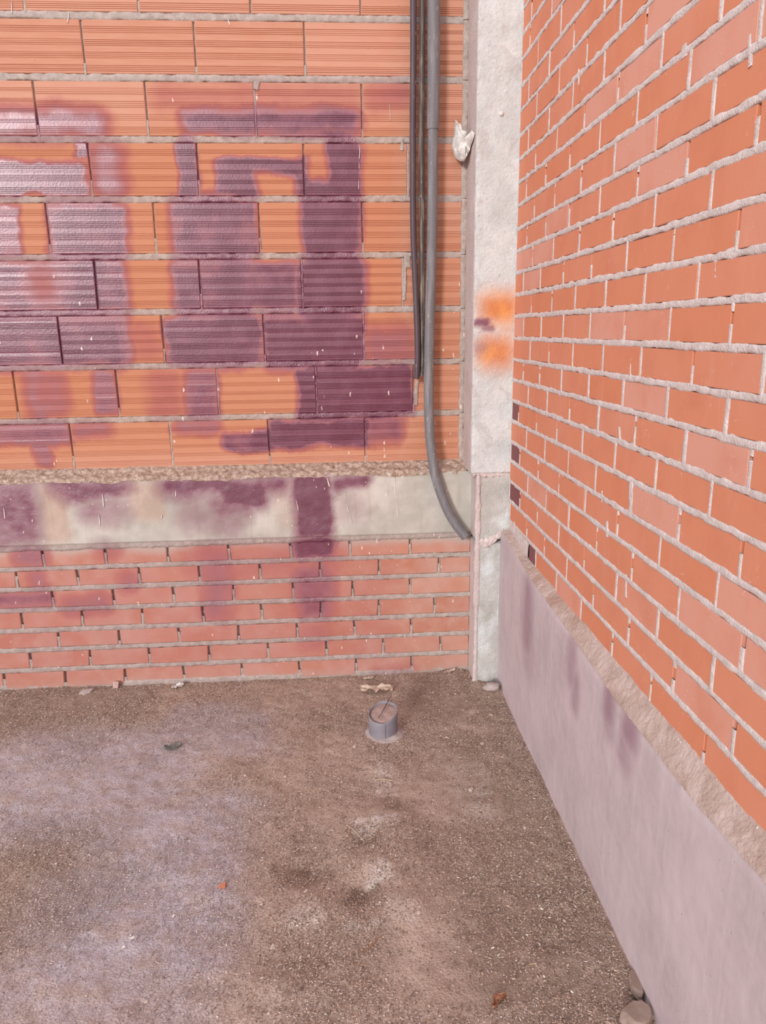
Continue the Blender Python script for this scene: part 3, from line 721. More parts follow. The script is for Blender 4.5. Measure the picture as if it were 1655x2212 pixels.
pl_me = grid_mesh('plinth', np.concatenate([P, back_], 1))
pl_me.materials.append(m_plinth)
plinth = empty('concrete_plinth', (0.67, (YC + YEND) / 2, 0.0), 'low smooth mauve-grey concrete plinth with purple paint runs along the foot of the brick wall', 'plinth')
def parent_keep(o, par):
    o.parent = par
    o.matrix_parent_inverse = Matrix.Translation(-Vector(par.location))
o = add_obj('plinth_face', pl_me); parent_keep(o, plinth)
fk = np.linspace(0, 1, 14); fy = np.linspace(YC - 0.001, YEND, 620)
YY, KK = np.meshgrid(fy, fk, indexing='ij')
zt = np.interp(-YY, [-v for v in pty], ptz)
px_ = np.interp(KK, [0, 0.08, 0.5, 0.85, 1.0], [0.6605, 0.6615, 0.674, 0.6875, 0.6915])
zb_ = ZR[-1] + 0.002 + 0.004 * fbm(YY * 8, YY * 0, 5.0, 3)
zb_ = np.where(YY > -0.50, np.interp(-YY, [0.187, 0.30, 0.50], [0.675, 0.672, ZR[-1] + 0.004]), zb_)
pz_ = zt + (zb_ - zt) * np.interp(KK, [0, 0.08, 0.5, 0.85, 1.0], [-0.06, 0.10, 0.45, 0.86, 1.0])
rg = 0.55 * fbm(YY * 110, KK * 7, 6.1, 3)
P = np.stack([px_ - 0.0018 * rg, YY, pz_ + 0.003 * rg * np.sin(KK * np.pi)], -1)
o = add_obj('mortar_fillet', grid_mesh('mortar_fillet', P), m_fillet); parent_keep(o, plinth)

# ------------------------------------------------------------------ corner column
colroot = empty('concrete_column', (0.61, -0.09, 0.0), 'rough pale concrete corner column with an orange and purple spray blot', 'column')
def column_part(name, x0, x1, y0, z0, z1, mf, ms, amp, seed, nz, nx=34, edge=0.006, flankback=0.01):
    """front face + left flank as one wrapped sheet with rough surface"""
    us = list(np.linspace(0, 1, 12)) + list(1 + np.linspace(0, 1, nx)[1:])
    zs = np.linspace(z0, z1, nz)
    U, Z = np.meshgrid(np.array(us), zs, indexing='ij')
    fl = U <= 1
    X = np.where(fl, x0, x0 + (x1 - x0) * (U - 1))
    Yv = np.where(fl, flankback + (y0 - flankback) * U, y0)
    d = np.abs(U - 1); dl = np.where(fl, d * abs(y0 - flankback), d * (x1 - x0))
    rnd = np.clip(1 - dl / 0.012, 0, 1)
    n = amp * fbm(X * 30, Z * 30, seed, 4) + amp * 1.6 * np.clip(fbm(X * 14, Z * 14, seed + 3, 3) - 0.35, 0, 1)
    chip = edge * rnd * (0.45 + 0.8 * np.clip(fbm(Z * 38, Z * 0, seed + 9, 4), -0.4, 1.2))
    X = X + np.where(fl, 0.15 * n + 0.5 * chip, 0) + np.where(fl, 0, 0.5 * chip)
    Yv = Yv + np.where(fl, 0, n) + chip * 0.7
    P = np.stack([X, Yv, Z], -1)
    topc = P[:, -1:, :].copy(); topc[:, :, 1] = np.maximum(topc[:, :, 1], flankback)
    botc = P[:, :1, :].copy(); botc[:, :, 1] = np.maximum(botc[:, :, 1], flankback)
    P = np.concatenate([botc, P, topc], 1)
    me = grid_mesh(name, P[::-1])
    me.materials.append(mf); me.materials.append(ms)
    nrm = np.zeros(len(me.polygons) * 3, np.float32); me.polygons.foreach_get('normal', nrm)
    cx = np.zeros(len(me.polygons) * 3, np.float32); me.polygons.foreach_get('center', cx)
    nrm = nrm.reshape(-1, 3); cx = cx.reshape(-1, 3)
    idx = ((np.abs(nrm[:, 0]) > 0.75) & (cx[:, 0] < x0 + 0.006)).astype(np.int32)
    me.polygons.foreach_set('material_index', idx)
    o = add_obj(name, me); parent_keep(o, colroot)
    return o
column_part('shaft', 0.5345, 0.70, YC, 0.905, 3.0, m_col, m_flank, 0.0012, 3.0, 420)
column_part('pier', 0.558, 0.70, YC + 0.004, 0.63, 0.90, m_pier, m_flank, 0.0010, 8.0, 70, edge=0.003, flankback=-0.05)
column_part('footing', 0.561, 0.70, YC + 0.001, -0.03, 0.612, m_pier, m_flank, 0.0016, 12.0, 150, edge=0.005, flankback=-0.05)
def rough_band(name, pts, r, mat, seed, par):
    """lumpy mortar band following a polyline on the column face"""
    n = 60; t = np.linspace(0, 1, n); a = np.linspace(0, 2 * math.pi, 13)
    pl = np.array(pts, float); s = np.linspace(0, 1, len(pl))
    C = np.stack([np.interp(t, s, pl[:, i]) for i in range(3)], -1)
    T, A = np.meshgrid(t, a, indexing='ij')
    rr = r * (1 + 0.35 * fbm(T * 14, A * 1.3, seed, 3)) * np.clip(np.minimum(T, 1 - T) * 12 + 0.4, 0, 1)
    P = np.stack([C[:, None, 0] + 0 * A, C[:, None, 1] - rr * np.cos(A) * 0.32, C[:, None, 2] + rr * np.sin(A) * 1.15], -1)
    o = add_obj(name, grid_mesh(name, P), mat); parent_keep(o, par)
rough_band('mortar_seam', [(0.540, YC + 0.006, 0.908), (0.60, YC + 0.006, 0.902), (0.688, YC + 0.006, 0.905)], 0.014, m_rmortar, 3.0, colroot)
rough_band('mortar_seam', [(0.566, YC + 0.003, 0.616), (0.61, YC + 0.003, 0.620), (0.635, YC + 0.002, 0.632), (0.672, YC + 0.002, 0.662)], 0.017, m_rmortar, 5.0, colroot)
# pinkish splash strip down the corner edge of the lower pier
n = 260; tz = np.linspace(0.0, 0.895, n); k = np.linspace(-1, 1, 9)
T, K = np.meshgrid(tz, k, indexing='ij')
wd = 0.0105 + 0.004 * fbm(T * 22, T * 0, 2.0, 3)
P = np.stack([0.5665 + K * wd, YC - 0.0005 - 0.003 * (1 - K * K) - 0.0012 * fbm(T * 60, K * 2, 4.0, 3) + 0.004 * (np.abs(K) > 0.99), T], -1)
o = add_obj('edge_strip', grid_mesh('edge_strip', P), m_flank); parent_keep(o, colroot)

# ------------------------------------------------------------------ conduits
def spline(pts, n):
    """Catmull-Rom resampling of a polyline"""
    p = np.array(pts, float); p = np.vstack([2 * p[0] - p[1], p, 2 * p[-1] - p[-2]])
    out = []
    m = len(pts) - 1
    for i in range(n):
        u = i / (n - 1) * m; k = min(int(u), m - 1); t = u - k
        a, b, c, d = p[k], p[k+1], p[k+2], p[k+3]
        out.append(0.5 * ((2*b) + (-a + c)*t + (2*a - 5*b + 4*c - d)*t*t + (-a + 3*b - 3*c + d)*t**3))
    return np.array(out)

def corrugated(name, pts, rad, pitch, ridge, mat, parent, sides=18, inner=True):
    raw = spline(pts, 400)
    L = np.concatenate([[0], np.cumsum(np.linalg.norm(np.diff(raw, axis=0), axis=1))])
    n = int(L[-1] / (pitch / 4)) + 1
    s = np.linspace(0, L[-1], n)
    C = np.stack([np.interp(s, L, raw[:, i]) for i in range(3)], -1)
    T = np.gradient(C, axis=0); T /= np.linalg.norm(T, axis=1)[:, None]
    up = np.array([0, 1.0, 0])
    S = np.cross(T, up); S /= np.linalg.norm(S, axis=1)[:, None]
    Bn = np.cross(S, T)
    r = rad + ridge * np.cos(2 * math.pi * s / pitch)
    C = np.vstack([C, C[-1:], C[-1:] - T[-1:] * 0.02])
    S = np.vstack([S, S[-1:], S[-1:]]); Bn = np.vstack([Bn, Bn[-1:], Bn[-1:]])
    r = np.concatenate([r, [rad * 0.86, rad * 0.86]])
    a = np.linspace(0, 2 * math.pi, sides + 1)
    P = C[:, None, :] + r[:, None, None] * (np.cos(a)[None, :, None] * S[:, None, :] + np.sin(a)[None, :, None] * Bn[:, None, :])
    return add_obj(name, grid_mesh(name, P), mat, parent)

TH = [(0.3271, -0.044, 2.825), (0.3264, -0.044, 2.5983), (0.3259, -0.044, 2.4218), (0.3235, -0.044, 2.2084), (0.3227, -0.044, 1.9866), (0.3239, -0.045, 1.8226), (0.3287, -0.046, 1.6879), (0.3336, -0.048, 1.5676), (0.3377, -0.05, 1.4448), (0.3384, -0.05, 1.3377), (0.335, -0.046, 1.2687)]
MI = [(0.3605, -0.03, 2.8321), (0.3605, -0.03, 2.6041), (0.3596, -0.03, 2.4566), (0.3569, -0.03, 2.1492), (0.3576, -0.031, 1.9889), (0.3592, -0.032, 1.824), (0.3581, -0.033, 1.6545), (0.357, -0.034, 1.48), (0.3579, -0.034, 1.3729), (0.36, -0.032, 1.2783)]
TK = [(0.3954, -0.068, 2.8153), (0.3962, -0.068, 2.59), (0.3969, -0.068, 2.3998), (0.3944, -0.068, 2.1405), (0.3927, -0.069, 1.8193), (0.3861, -0.07, 1.5662), (0.3818, -0.071, 1.3735), (0.3799, -0.074, 1.2114), (0.3829, -0.082, 1.0645), (0.3886, -0.09, 0.9905), (0.4016, -0.101, 0.8973), (0.4226, -0.109, 0.8216), (0.4519, -0.114, 0.7444), (0.4843, -0.118, 0.6856), (0.5286, -0.122, 0.626)]
def conduit(name, label, pts, rad, pitch, ridge, mat):
    root = empty(name, (pts[-1][0], pts[-1][1], pts[-1][2]), label, 'conduit')
    o = corrugated('tube', pts, rad, pitch, ridge, mat, None)
    parent_keep(o, root)
    return root
conduit('electrical_conduit', 'thin dark plastic conduit hanging furthest from the concrete column, its end cut off', TH, 0.0118, 0.0042, 0.0003, m_thin)
conduit('electrical_conduit', 'thin dirt-caked conduit hanging between another thin conduit and a thick one', MI, 0.0112, 0.0042, 0.0003, m_dirty)
ck = conduit('electrical_conduit', 'thick ribbed grey conduit hanging to the beam and bending towards the column', TK, 0.0194, 0.0052, 0.0007, m_thick)
sl = [p for p in TK[:4]]; sl[3] = tuple(np.array(TK[2]) * 0.12 + np.array(TK[3]) * 0.88)
o = corrugated('sleeve', sl, 0.0228, 0.0052, 0.0007, m_thick, None); parent_keep(o, ck)

# ------------------------------------------------------------------ drain pipe stub
PX, PY, PR = 0.150, -0.553, 0.054
pz0 = on_floor(PX, PY)
stub = empty('drain_pipe_stub', (PX, PY, 0.0), 'grey plastic drain pipe stub standing up from the dirt floor, packed with soil', 'pipe')
a = np.linspace(0, 2 * math.pi, 49)
def rim(ang):   # slanted, roughly sawn top edge; higher at the back right
    return 0.088 + 0.016 * np.sin(ang) + 0.010 * np.cos(ang) + 0.002 * np.sin(5 * ang) + 0.004 * (np.abs(((ang - 3.5) + math.pi) % (2 * math.pi) - math.pi) < 0.25)
rows = []
for (rr, top, fr) in [(PR, 0, 0.0), (PR, 1, 0.35), (PR, 1, 0.8), (PR - 0.0004, 1, 0.985), (PR - 0.0012, 1, 1.0), (PR - 0.003, 1, 1.0), (PR - 0.0036, 1, 0.98), (PR - 0.004, 1, 0.6)]:
    z = (-0.03 if not top else rim(a) * fr)
    rows.append(np.stack([PX + rr * np.cos(a), PY + rr * np.sin(a), z + 0 * a], -1))
o = add_obj('pipe_wall', grid_mesh('pipe_wall', np.array(rows)[:, ::-1]), m_pipe); parent_keep(o, stub)
v, f = cham_box(PX - 0.0004 + 0.004, PX + 0.0016 + 0.004, PY - PR - 0.0006, PY - PR + 0.002, 0.004, 0.066, 0.0004)
o = add_obj('seam', pydata('seam', v, f), simple('pipe_seam', (0.12, 0.11, 0.13), (0.15, 0.14, 0.16), 20, 0.5)); parent_keep(o, stub)
rk = np.linspace(0, 1, 12); R_, A_g = np.meshgrid(rk, a, indexing='ij')
sx = PX + R_ * (PR - 0.0035) * np.cos(A_g); sy = PY + R_ * (PR - 0.0035) * np.sin(A_g)
sz = 0.084 + 0.015 * R_ * np.sin(A_g) + 0.010 * R_ * np.cos(A_g) + 0.0025 * fbm(sx * 60, sy * 60, 2.0, 3) - 0.006 * R_**3
o = add_obj('soil_fill', grid_mesh('soil_fill', np.stack([sx, sy, sz], -1)), m_soil); parent_keep(o, stub)
rk = np.linspace(0, 1, 9); R_, A_g = np.meshgrid(rk, a, indexing='ij')
wobble = 0.018 + 0.016 * np.clip(np.cos(A_g + 0.9), 0, 1) + 0.004 * fbm(np.cos(A_g) * 3, np.sin(A_g) * 3, 6.0, 3)
rr = PR - 0.002 + R_ * wobble
cxx = PX + rr * np.cos(A_g); cyy = PY + rr * np.sin(A_g)
czz = floor_h(cxx, cyy) + 0.006 * (1 - R_**2) - 0.002 * R_ + 0.001
o = add_obj('mortar_collar', grid_mesh('mortar_collar', np.stack([cxx, cyy, czz], -1)[:, ::-1]), m_greystone); parent_keep(o, stub)

# ------------------------------------------------------------------ small things
def tube(name, pts, rads, mat, sides=7, **kw):
    C = spline(pts, 24); n = len(C)
    T = np.gradient(C, axis=0); T /= np.linalg.norm(T, axis=1)[:, None] + 1e-9
    ref = np.array([0.13, 0.21, 0.97]) if abs(T[:, 2]).mean() < 0.8 else np.array([1.0, 0.1, 0.0])
    S = np.cross(T, ref); S /= np.linalg.norm(S, axis=1)[:, None]; Bn = np.cross(S, T)
    r = np.interp(np.linspace(0, 1, n), np.linspace(0, 1, len(rads)), rads); r[0] = r[-1] = 0.0002
    a = np.linspace(0, 2 * math.pi, sides + 1)
    P = C[:, None, :] + r[:, None, None] * (np.cos(a)[None, :, None] * S[:, None, :] + np.sin(a)[None, :, None] * Bn[:, None, :])
    return add_obj(name, grid_mesh(name, P), mat, **kw)

def lump(name, loc, r, mat, seed, rot=0.0, rough=0.25, flat=False, sub=3, **kw):
    """stone-like lump resting on the floor"""
    bm = bmesh.new(); bmesh.ops.create_icosphere(bm, subdivisions=sub, radius=1.0)
    co = np.array([v.co[:] for v in bm.verts])
    d = 1 + rough * fbm(co[:, 0] * 1.3 + seed, co[:, 1] * 1.3, co[:, 2] * 1.3 + seed * 0.7, 3)
    co = co * d[:, None]
    if flat: co[:, 2] = np.clip(co[:, 2], -0.6, 0.55)
    co = co * np.array(r)
    c, s = math.cos(rot), math.sin(rot)
    co = np.stack([co[:, 0] * c - co[:, 1] * s, co[:, 0] * s + co[:, 1] * c, co[:, 2]], -1)
    for v, p in zip(bm.verts, co): v.co = p
    me = bpy.data.meshes.new(name); bm.to_mesh(me); bm.free()
    me.polygons.foreach_set('use_smooth', [not flat] * len(me.polygons))
    o = add_obj(name, me, mat, **kw)
    o.location = loc
    return o

def ground_lump(name, x, y, r, mat, seed, sink=0.3, **kw):
    z = on_floor(x, y) + r[2] * (1 - sink) * 0.8
    return lump(name, (x, y, z), r, mat, seed, **kw)

def crumple(name, x, y, L, W, H, rot, mat, seed, ragged=0.35, zoff=0.0, **kw):
    """curled, crumpled leaf or scrap with real thickness, lying on the floor"""
    n, m = 26, 14
    u = np.linspace(-1, 1, n); v = np.linspace(-1, 1, m)
    U, V = np.meshgrid(u, v, indexing='ij')
    wid = np.clip(1 - np.abs(U)**2.2, 0, 1)**0.6 * (1 + ragged * fbm(U * 3, V * 0 + np.sign(V), seed, 3)) + 0.05
    lx_, ly_ = U * L / 2, V * W / 2 * wid + 0.15 * W * fbm(U * 1.6, V * 0, seed + 4, 2)
    h = H * (0.30 + 0.42 * np.abs(V) ** 1.5 * (1 + 0.5 * fbm(U * 2, V, seed + 1, 2)) + 0.28 * fbm(U * 3.2, V * 2.4, seed + 2, 3))
    h = np.clip(h, 0.03 * H, None)
    c, s = math.cos(rot), math.sin(rot)
    gx_, gy_ = x + lx_ * c - ly_ * s, y + lx_ * s + ly_ * c
    gz_ = floor_h(gx_, gy_) + h + zoff
    T = np.stack([gx_ - x, gy_ - y, gz_], -1)
    Bm = T.copy(); Bm[..., 2] -= 0.0009
    me = bpy.data.meshes.new(name)
    i = np.arange(n * m).reshape(n, m)
    q = np.stack([i[:-1, :-1], i[1:, :-1], i[1:, 1:], i[:-1, 1:]], -1).reshape(-1, 4)
    q2 = q[:, ::-1] + n * m
    ring = np.concatenate([i[:, 0], i[-1, 1:], i[::-1, -1][1:], i[0, ::-1][1:]])
    side = np.stack([ring[:-1], ring[1:], ring[1:] + n * m, ring[:-1] + n * m], -1)[:, ::-1]
    set_quads(me, np.concatenate([T.reshape(-1, 3), Bm.reshape(-1, 3)]), np.concatenate([q, q2, side]))
    o = add_obj(name, me, mat, **kw)
    o.location = (x, y, 0)
    return o

def plate(name, x, y, outline, th, rot, tilt, mat, seed, **kw):
    """flat broken chip: polygon outline with thickness and chamfered rim"""
    pts = np.array(outline, float); n = len(pts); c0 = pts.mean(0)
    V, F = [], []
    for (k, z) in [(1.0, 0.0), (1.04, th * 0.35), (0.97, th * 0.85), (0.80, th)]:
        for p in pts:
            q = c0 + (p - c0) * k
            V.append((q[0], q[1], z + 0.06 * th * math.sin(7 * q[0] / 0.01 + seed)))
    for j in range(3):
        for i in range(n):
            F.append((j * n + i, j * n + (i + 1) % n, (j + 1) * n + (i + 1) % n, (j + 1) * n + i))
    F.append(list(range(3 * n, 4 * n))); F.append(list(range(n - 1, -1, -1)))
    o = add_obj(name, pydata(name, V, F), mat, **kw)
    o.rotation_euler = (tilt[0], tilt[1], rot)
    o.location = (x, y, on_floor(x, y) - 0.001)
    return o

# white dab at the column's edge
def dab():
    """crumpled lump wedged in the corner between brick face and column flank"""
    out = [(0.4825, -0.0408, 2.213), (0.4887, -0.0462, 2.196), (0.4962, -0.053, 2.1913), (0.5039, -0.0597, 2.1741), (0.513, -0.0678, 2.1628), (0.5221, -0.0759, 2.1469), (0.5271, -0.0855, 2.1555), (0.5318, -0.1243, 2.157), (0.5346, -0.1465, 2.1364), (0.533, -0.1298, 2.122), (0.5306, -0.1077, 2.11), (0.5287, -0.0911, 2.095), (0.5231, -0.0759, 2.0826), (0.5129, -0.0665, 2.0655), (0.5023, -0.057, 2.0659), (0.4916, -0.0476, 2.0742), (0.4792, -0.0368, 2.0892), (0.476, -0.0341, 2.1042), (0.4705, -0.0293, 2.1211), (0.4734, -0.032, 2.1396), (0.477, -0.0354, 2.1578), (0.479, -0.0374, 2.1825)]
    P = np.array(out); n = len(P); c0 = P.mean(0)
    V, F = [], []
    R = [(1.0, 0.0), (0.93, 0.012), (0.72, 0.020), (0.45, 0.026), (0.2, 0.028)]
    M = n * 3
    for (k, b) in R:
        for i in range(M):
            t = i / 3; j = int(t) % n; fr = t - int(t)
            p = P[j] * (1 - fr) + P[(j + 1) % n] * fr
            q = c0 + (p - c0) * k
            f = q[0] * 30 + q[2] * 13 + 0.6 * math.sin(q[2] * 60)
            fold = abs((f % 1.0) - 0.5) * 2
            f2 = q[0] * 17 - q[2] * 24
            fold2 = abs((f2 % 1.0) - 0.5) * 2
            V.append((q[0], q[1] - b - (0.016 * fold + 0.012 * fold2 - 0.010) * (k < 1), q[2]))
    V.append((c0[0], c0[1] - 0.034, c0[2])); ce = len(V) - 1
    nr = len(R)
    for r_ in range(nr - 1):
        for i in range(M):
            F.append((r_ * M + i, r_ * M + (i + 1) % M, (r_ + 1) * M + (i + 1) % M, (r_ + 1) * M + i))
    for i in range(M): F.append(((nr - 1) * M + i, (nr - 1) * M + (i + 1) % M, ce))
    b = len(V)
    for i in range(M): V.append((V[i][0] + 0.25 * (c0[0] - V[i][0]), min(V[i][1] + 0.03, 0.0), V[i][2] + 0.25 * (c0[2] - V[i][2])))
    for i in range(M): F.append((b + i, b + (i + 1) % M, (i + 1) % M, i))
    me = pydata('plaster_dab', V, F)
    bm = bmesh.new(); bm.from_mesh(me); bmesh.ops.recalc_face_normals(bm, faces=bm.faces); bm.to_mesh(me); bm.free()
    add_obj('plaster_dab', me, m_white, label='crumpled white plaster dab stuck on the brick beside the column edge', cat='plaster')
dab()
_p = (0.6217, -0.187, 2.1943)
o = lump('wall_plug', (_p[0], YC - 0.002, _p[2]), (0.0085, 0.006, 0.0085), m_white, 4, rough=0.08, sub=2, label='small round white plug in the concrete column face', cat='plug')

# stones and scraps on the floor
_s = (0.655, -1.6793, 0.0)
ground_lump('stone', _s[0] - 0.004, _s[1], (0.017, 0.034, 0.020), m_stone, 3.1, rot=-0.15, flat=True, rough=0.3, label='long tan stone standing against the foot of the plinth', cat='stone')
_s = (0.6202, -1.7558, 0.0)
ground_lump('stone', _s[0], _s[1], (0.036, 0.028, 0.022), m_stone, 6.4, rot=0.3, rough=0.3, flat=True, label='smooth rounded tan stone lying near the foot of the plinth', cat='stone')
_s = (-1.0727, -0.1131, 0.0)
plate('stone_flake', _s[0], _s[1], [(-.026, -.010), (-.004, -.016), (.020, -.006), (.028, .012), (.008, .014), (-.020, .010)], 0.010, 0.1, (0.25, 0.0), m_greystone, 1, label='flat grey stone flake leaning at the foot of the lower bricks', cat='stone')
_s = (-0.9599, -0.1073, 0.0)
v, f = cham_box(-0.011, 0.011, -0.008, 0.008, 0.0, 0.030, 0.003)
o = add_obj('brick_chip', pydata('brick_chip', v, f), simple('pink_chip', (0.56, 0.38, 0.33), (0.68, 0.52, 0.47), 60), label='small upright pinkish brick chip against the lower bricks', cat='rubble')
o.location = (_s[0], -0.083, on_floor(_s[0], -0.083) - 0.002); o.rotation_euler = (-0.12, 0.18, 0.2)
_s = (-0.6942, -0.1075, 0.0)
crumple('foil_scrap', _s[0], min(_s[1], -0.09), 0.050, 0.022, 0.022, 0.2, m_scrap, 5.5, 0.6, label='crumpled whitish scrap at the foot of the lower bricks', cat='scrap')
_s = (-0.6167, -0.5782, 0.0)
crumple('dark_leaf', _s[0], _s[1], 0.062, 0.030, 0.016, 0.25, m_leafdark, 2.2, 0.5, label='dark grey-green curled leaf on the mauve-tinted dust', cat='leaf')
_s = (0.165, -0.2212, 0.0)
crumple('dry_leaf', _s[0] - 0.02, _s[1], 0.135, 0.050, 0.034, -0.18, m_leafpale, 8.3, 0.6, label='crumpled pale dry leaf lying between the pipe stub and the bricks', cat='leaf')
_s = (0.1194, -0.0904, 0.0)
crumple('leaf_scrap', _s[0], min(_s[1], -0.10), 0.045, 0.022, 0.012, 0.1, m_leafpale, 3.7, 0.5, label='small pale leaf scrap touching the foot of the bricks', cat='leaf')
_s = (0.4726, -0.0975, 0.0)
crumple('leaf_curl', _s[0], min(_s[1], -0.10), 0.050, 0.014, 0.012, 0.25, m_leafpale, 9.9, 0.3, label='narrow pale leaf curl by the bricks close to the column', cat='leaf')
_s = (-0.339, -1.2913, 0.0)
plate('terracotta_shard', _s[0], _s[1], [(-.012, .002), (-.002, -.013), (.010, -.006), (.012, .010), (.004, .013)], 0.006, 0.0, (0.2, -0.15), m_shard, 2, label='small orange terracotta shard on the pale dust', cat='shard')
_s = (-0.5393, -1.4495, 0.0)
crumple('paper_scrap', _s[0], _s[1], 0.030, 0.011, 0.007, 0.35, m_scrap, 1.4, 0.3, label='white paper scrap, the larger of two lying together', cat='scrap')
_s = (-0.5572, -1.4749, 0.0)
crumple('paper_scrap', _s[0], _s[1], 0.022, 0.009, 0.006, 0.45, m_scrap, 7.4, 0.3, label='white paper scrap, the smaller of two lying together', cat='scrap')
_s = (0.3301, -1.696, 0.0)
crumple('brown_leaf', _s[0], _s[1], 0.045, 0.018, 0.014, 0.6, m_leafbrown, 4.4, 0.5, label='reddish brown dry leaf in the litter near the plinth', cat='leaf')
_s = (0.6173, -0.2797, 0.0)
ground_lump('mortar_lump', _s[0], _s[1], (0.036, 0.022, 0.016), m_greystone, 2.7, rough=0.5, label='lump of spilt mortar at the foot of the concrete column', cat='rubble')
_s = (-0.0048, -0.2374, 0.0)
# twigs and straws
def straw(p0, p1, rad, mat, label, cat='straw', name='straw', bow=0.006, lift=None):
    a, b = np.array(p0), np.array(p1)
    pts = []
    for i, t in enumerate(np.linspace(0, 1, 6)):
        q = a + (b - a) * t + np.array([bow * math.sin(t * 5), bow * math.sin(t * 3.1), 0])
        q[2] = on_floor(q[0], q[1]) + rad * 1.6 + 0.001 if lift is None else lift[0] + (lift[1] - lift[0]) * t
        pts.append(tuple(q))
    return tube(name, pts, [rad * 0.7, rad, rad * 0.6], mat, label=label, cat=cat)
_a, _b = (0.099, -0.8395, 0.0), (0.1798, -0.8571, 0.0)
straw(_a, _b, 0.0016, m_straw, 'long pale straw lying straight in front of the pipe stub', bow=0.001)
_a, _b = (0.0017, -1.0634, 0.0), (0.0487, -1.118, 0.0)
straw(_a, _b, 0.0013, m_straw, 'short pale straw across a dark dip in the dirt', bow=0.001)
_a, _b = (0.4215, -1.6048, 0.0), (0.449, -1.6174, 0.0)
straw(_a, _b, 0.0012, m_straw, 'short straw in the brown litter beside the plinth')
_a, _b = (0.0279, -1.5407, 0.0), (0.0865, -1.5039, 0.0)
straw(_a, _b, 0.0013, m_leafbrown, 'reddish stalk in a hollow of the dirt floor', 'stalk', 'dry_stalk')
_a, _b = (-0.3224, -0.8179, 0.0), (-0.2821, -0.8059, 0.0)
straw(_a, _b, 0.0013, m_straw, 'pale bent stalk where mauve-tinted dust meets brown dirt', 'stalk', 'dry_stalk', 0.008)
straw((PX - 0.022, PY - 0.046, 0), (PX + 0.040, PY + 0.058, 0), 0.0018, m_twig, 'thin dark twig lying across the top of the pipe stub', 'twig', 'twig', 0.002, lift=(0.0865, 0.125))
# pebbles
PEB = [((0.5035, -0.6517, 0.0), 0.01), ((0.3798, -0.5966, 0.0), 0.008), ((0.5391, -1.1182, 0.0), 0.008), ((0.4665, -0.2815, 0.0), 0.008), ((0.3772, -0.2612, 0.0), 0.007), ((0.5786, -0.4604, 0.0), 0.009), ((0.0403, -0.6344, 0.0), 0.01), ((-0.1872, -1.4983, 0.0), 0.009), ((-0.1113, -1.3339, 0.0), 0.006), ((0.5065, -1.3922, 0.0), 0.006), ((-0.334, -0.7828, 0.0), 0.006), ((0.412, -0.9231, 0.0), 0.01), ((-0.1995, -0.7921, 0.0), 0.006), ((0.5574, -0.743, 0.0), 0.007), ((-0.9025, -1.0027, 0.0), 0.006), ((-0.3789, -0.7947, 0.0), 0.006), ((-0.4658, -1.6223, 0.0), 0.008), ((-0.295, -1.5848, 0.0), 0.006), ((0.1798, -1.4425, 0.0), 0.006), ((0.4739, -0.4149, 0.0), 0.006), ((0.6634, -0.8309, 0.0), 0.006), ((0.0347, -0.473, 0.0), 0.005), ((0.5016, -0.3431, 0.0), 0.006), ((-0.7759, -0.2047, 0.0), 0.006)]
for i, (p, s) in enumerate(PEB):
    ground_lump('pebble', p[0], p[1], (s * .9, s * random.uniform(.5, .8), s * 0.45), m_pebble, 20 + i, rot=random.uniform(0, 3), sub=2, rough=0.55, flat=True,
                label='small pale pebble lying loose in the dry litter on the dirt floor', cat='pebble', group='loose pebbles on the dirt floor')

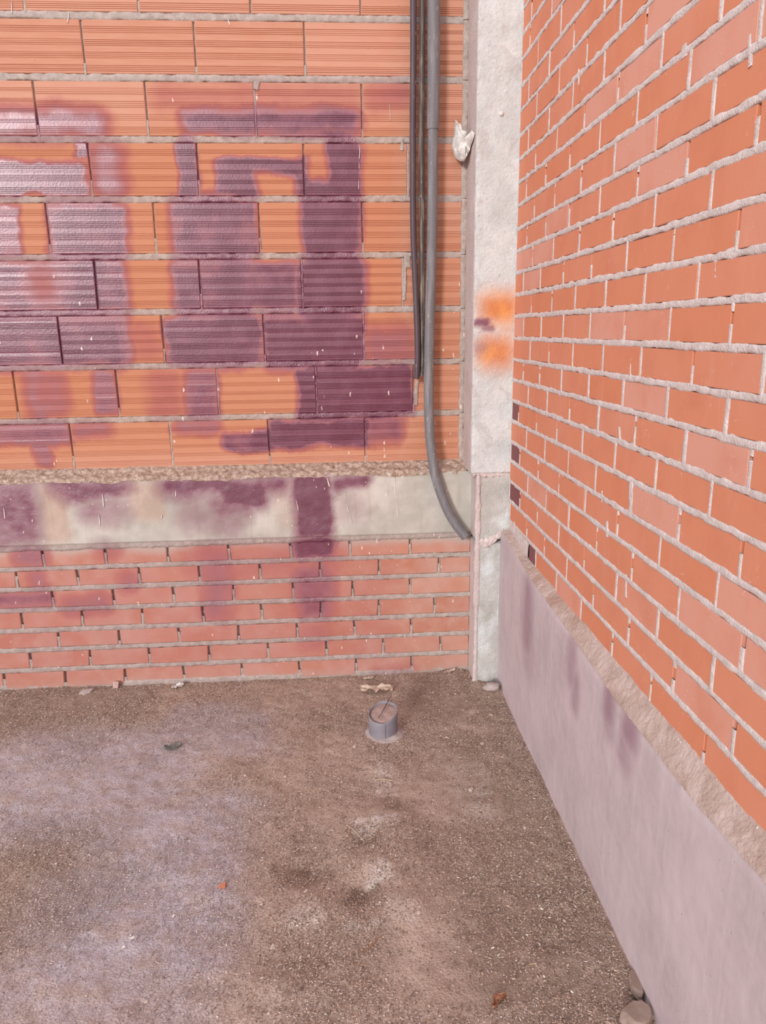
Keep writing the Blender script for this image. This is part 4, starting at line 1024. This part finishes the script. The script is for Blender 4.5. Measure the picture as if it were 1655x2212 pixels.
# ------------------------------------------------------------------ dry litter on the floor (uncountable)
def litter(N):
    xs, ys, keep = [], [], 0
    BR = FLOOR_BROWN
    X = rng.uniform(-1.75, 0.655, N * 4); Yv = rng.uniform(-1.95, -0.064, N * 4)
    dens = 0.36 + 0.40 * fbm(X * 5, Yv * 5, 2.0, 4)
    for (u, v, hu, hv, s, st) in BR:
        d = np.hypot(np.maximum(np.abs(X - u) - hu, 0), np.maximum(np.abs(Yv - v) - hv, 0))
        dens = np.maximum(dens, 0.05) + 0.75 * st * np.clip(1 - d / s, 0, 1) * (0.6 + 0.6 * fbm(X * 9, Yv * 9, 5.0, 3))
    dens += 0.9 * np.clip(1 - np.minimum(-Yv - 0.06, 0.66 - X) / 0.06, 0, 1)
    # keep the pipe footprint free
    dens[np.hypot(X - PX, Yv - PY) < PR + 0.006] = 0
    k = rng.random(N * 4) < np.clip(dens, 0.14, 1.0) * 0.6
    X, Yv = X[k][:N], Yv[k][:N]; n = len(X)
    L = rng.gamma(4.0, 0.00036, n) + 0.0008; W = L * rng.uniform(0.25, 0.6, n)
    th = rng.uniform(0, 2 * math.pi, n); tilt = rng.normal(0, 0.35, n)
    Z = floor_h(X, Yv) + 0.0006 + rng.uniform(0, 0.0012, n)
    c, s = np.cos(th), np.sin(th)
    # 6 verts: two ridge points, four rim points (a small folded husk)
    loc = [(-1, 0, 0.35), (1, 0, 0.35), (-0.55, -1, 0), (0.55, -1, 0), (0.55, 1, 0), (-0.55, 1, 0)]
    V = np.zeros((n, 6, 3))
    for j, (a_, b_, h_) in enumerate(loc):
        lx_ = a_ * L; ly_ = b_ * W
        V[:, j, 0] = X + lx_ * c - ly_ * s
        V[:, j, 1] = Yv + lx_ * s + ly_ * c
        V[:, j, 2] = Z + h_ * W * 1.6 + lx_ * np.sin(tilt) * 0.5
    base = np.arange(n)[:, None] * 6
    q = np.concatenate([base + np.array([[2, 3, 1, 0]]), base + np.array([[0, 1, 4, 5]])], 1).reshape(-1, 4)
    me = bpy.data.meshes.new('dry_litter')
    set_quads(me, V.reshape(-1, 3), q, False)
    pal = np.array([(0.36, 0.25, 0.19), (0.25, 0.17, 0.125), (0.47, 0.35, 0.27), (0.52, 0.41, 0.33), (0.17, 0.12, 0.095), (0.42, 0.33, 0.30), (0.70, 0.60, 0.53)])
    ci = rng.choice(len(pal), n, p=[.23, .24, .15, .08, .16, .11, .03])
    colr = pal[ci] * rng.uniform(1.0, 1.5, (n, 1))
    litter_skycast = np.zeros(n)
    for (u, v, hu, hv, s_, st) in FLOOR_LAV_SKYCAST:
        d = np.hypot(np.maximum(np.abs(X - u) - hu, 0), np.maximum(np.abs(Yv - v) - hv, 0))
        litter_skycast = np.maximum(litter_skycast, st * np.clip(1 - d / s_, 0, 1))
    dust = (litter_skycast * rng.uniform(0.2, 0.9, n))[:, None]  # dust tone carrying the painted sky cast onto the husks
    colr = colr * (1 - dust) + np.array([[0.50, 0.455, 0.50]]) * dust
    colr = np.clip(colr, 0, 0.85)
    at = me.attributes.new('tint', 'FLOAT_COLOR', 'POINT')
    nv = len(me.vertices)
    full = np.ones((n, 6, 4), np.float32); full[:, :, :3] = colr[:, None, :]
    at.data.foreach_set('color', full.reshape(-1)[:nv * 4])
    add_obj('dry_litter', me, m_litter, label='dry seed husks and straw bits scattered over the dirt floor', cat='litter', kind='stuff')
litter(200000)
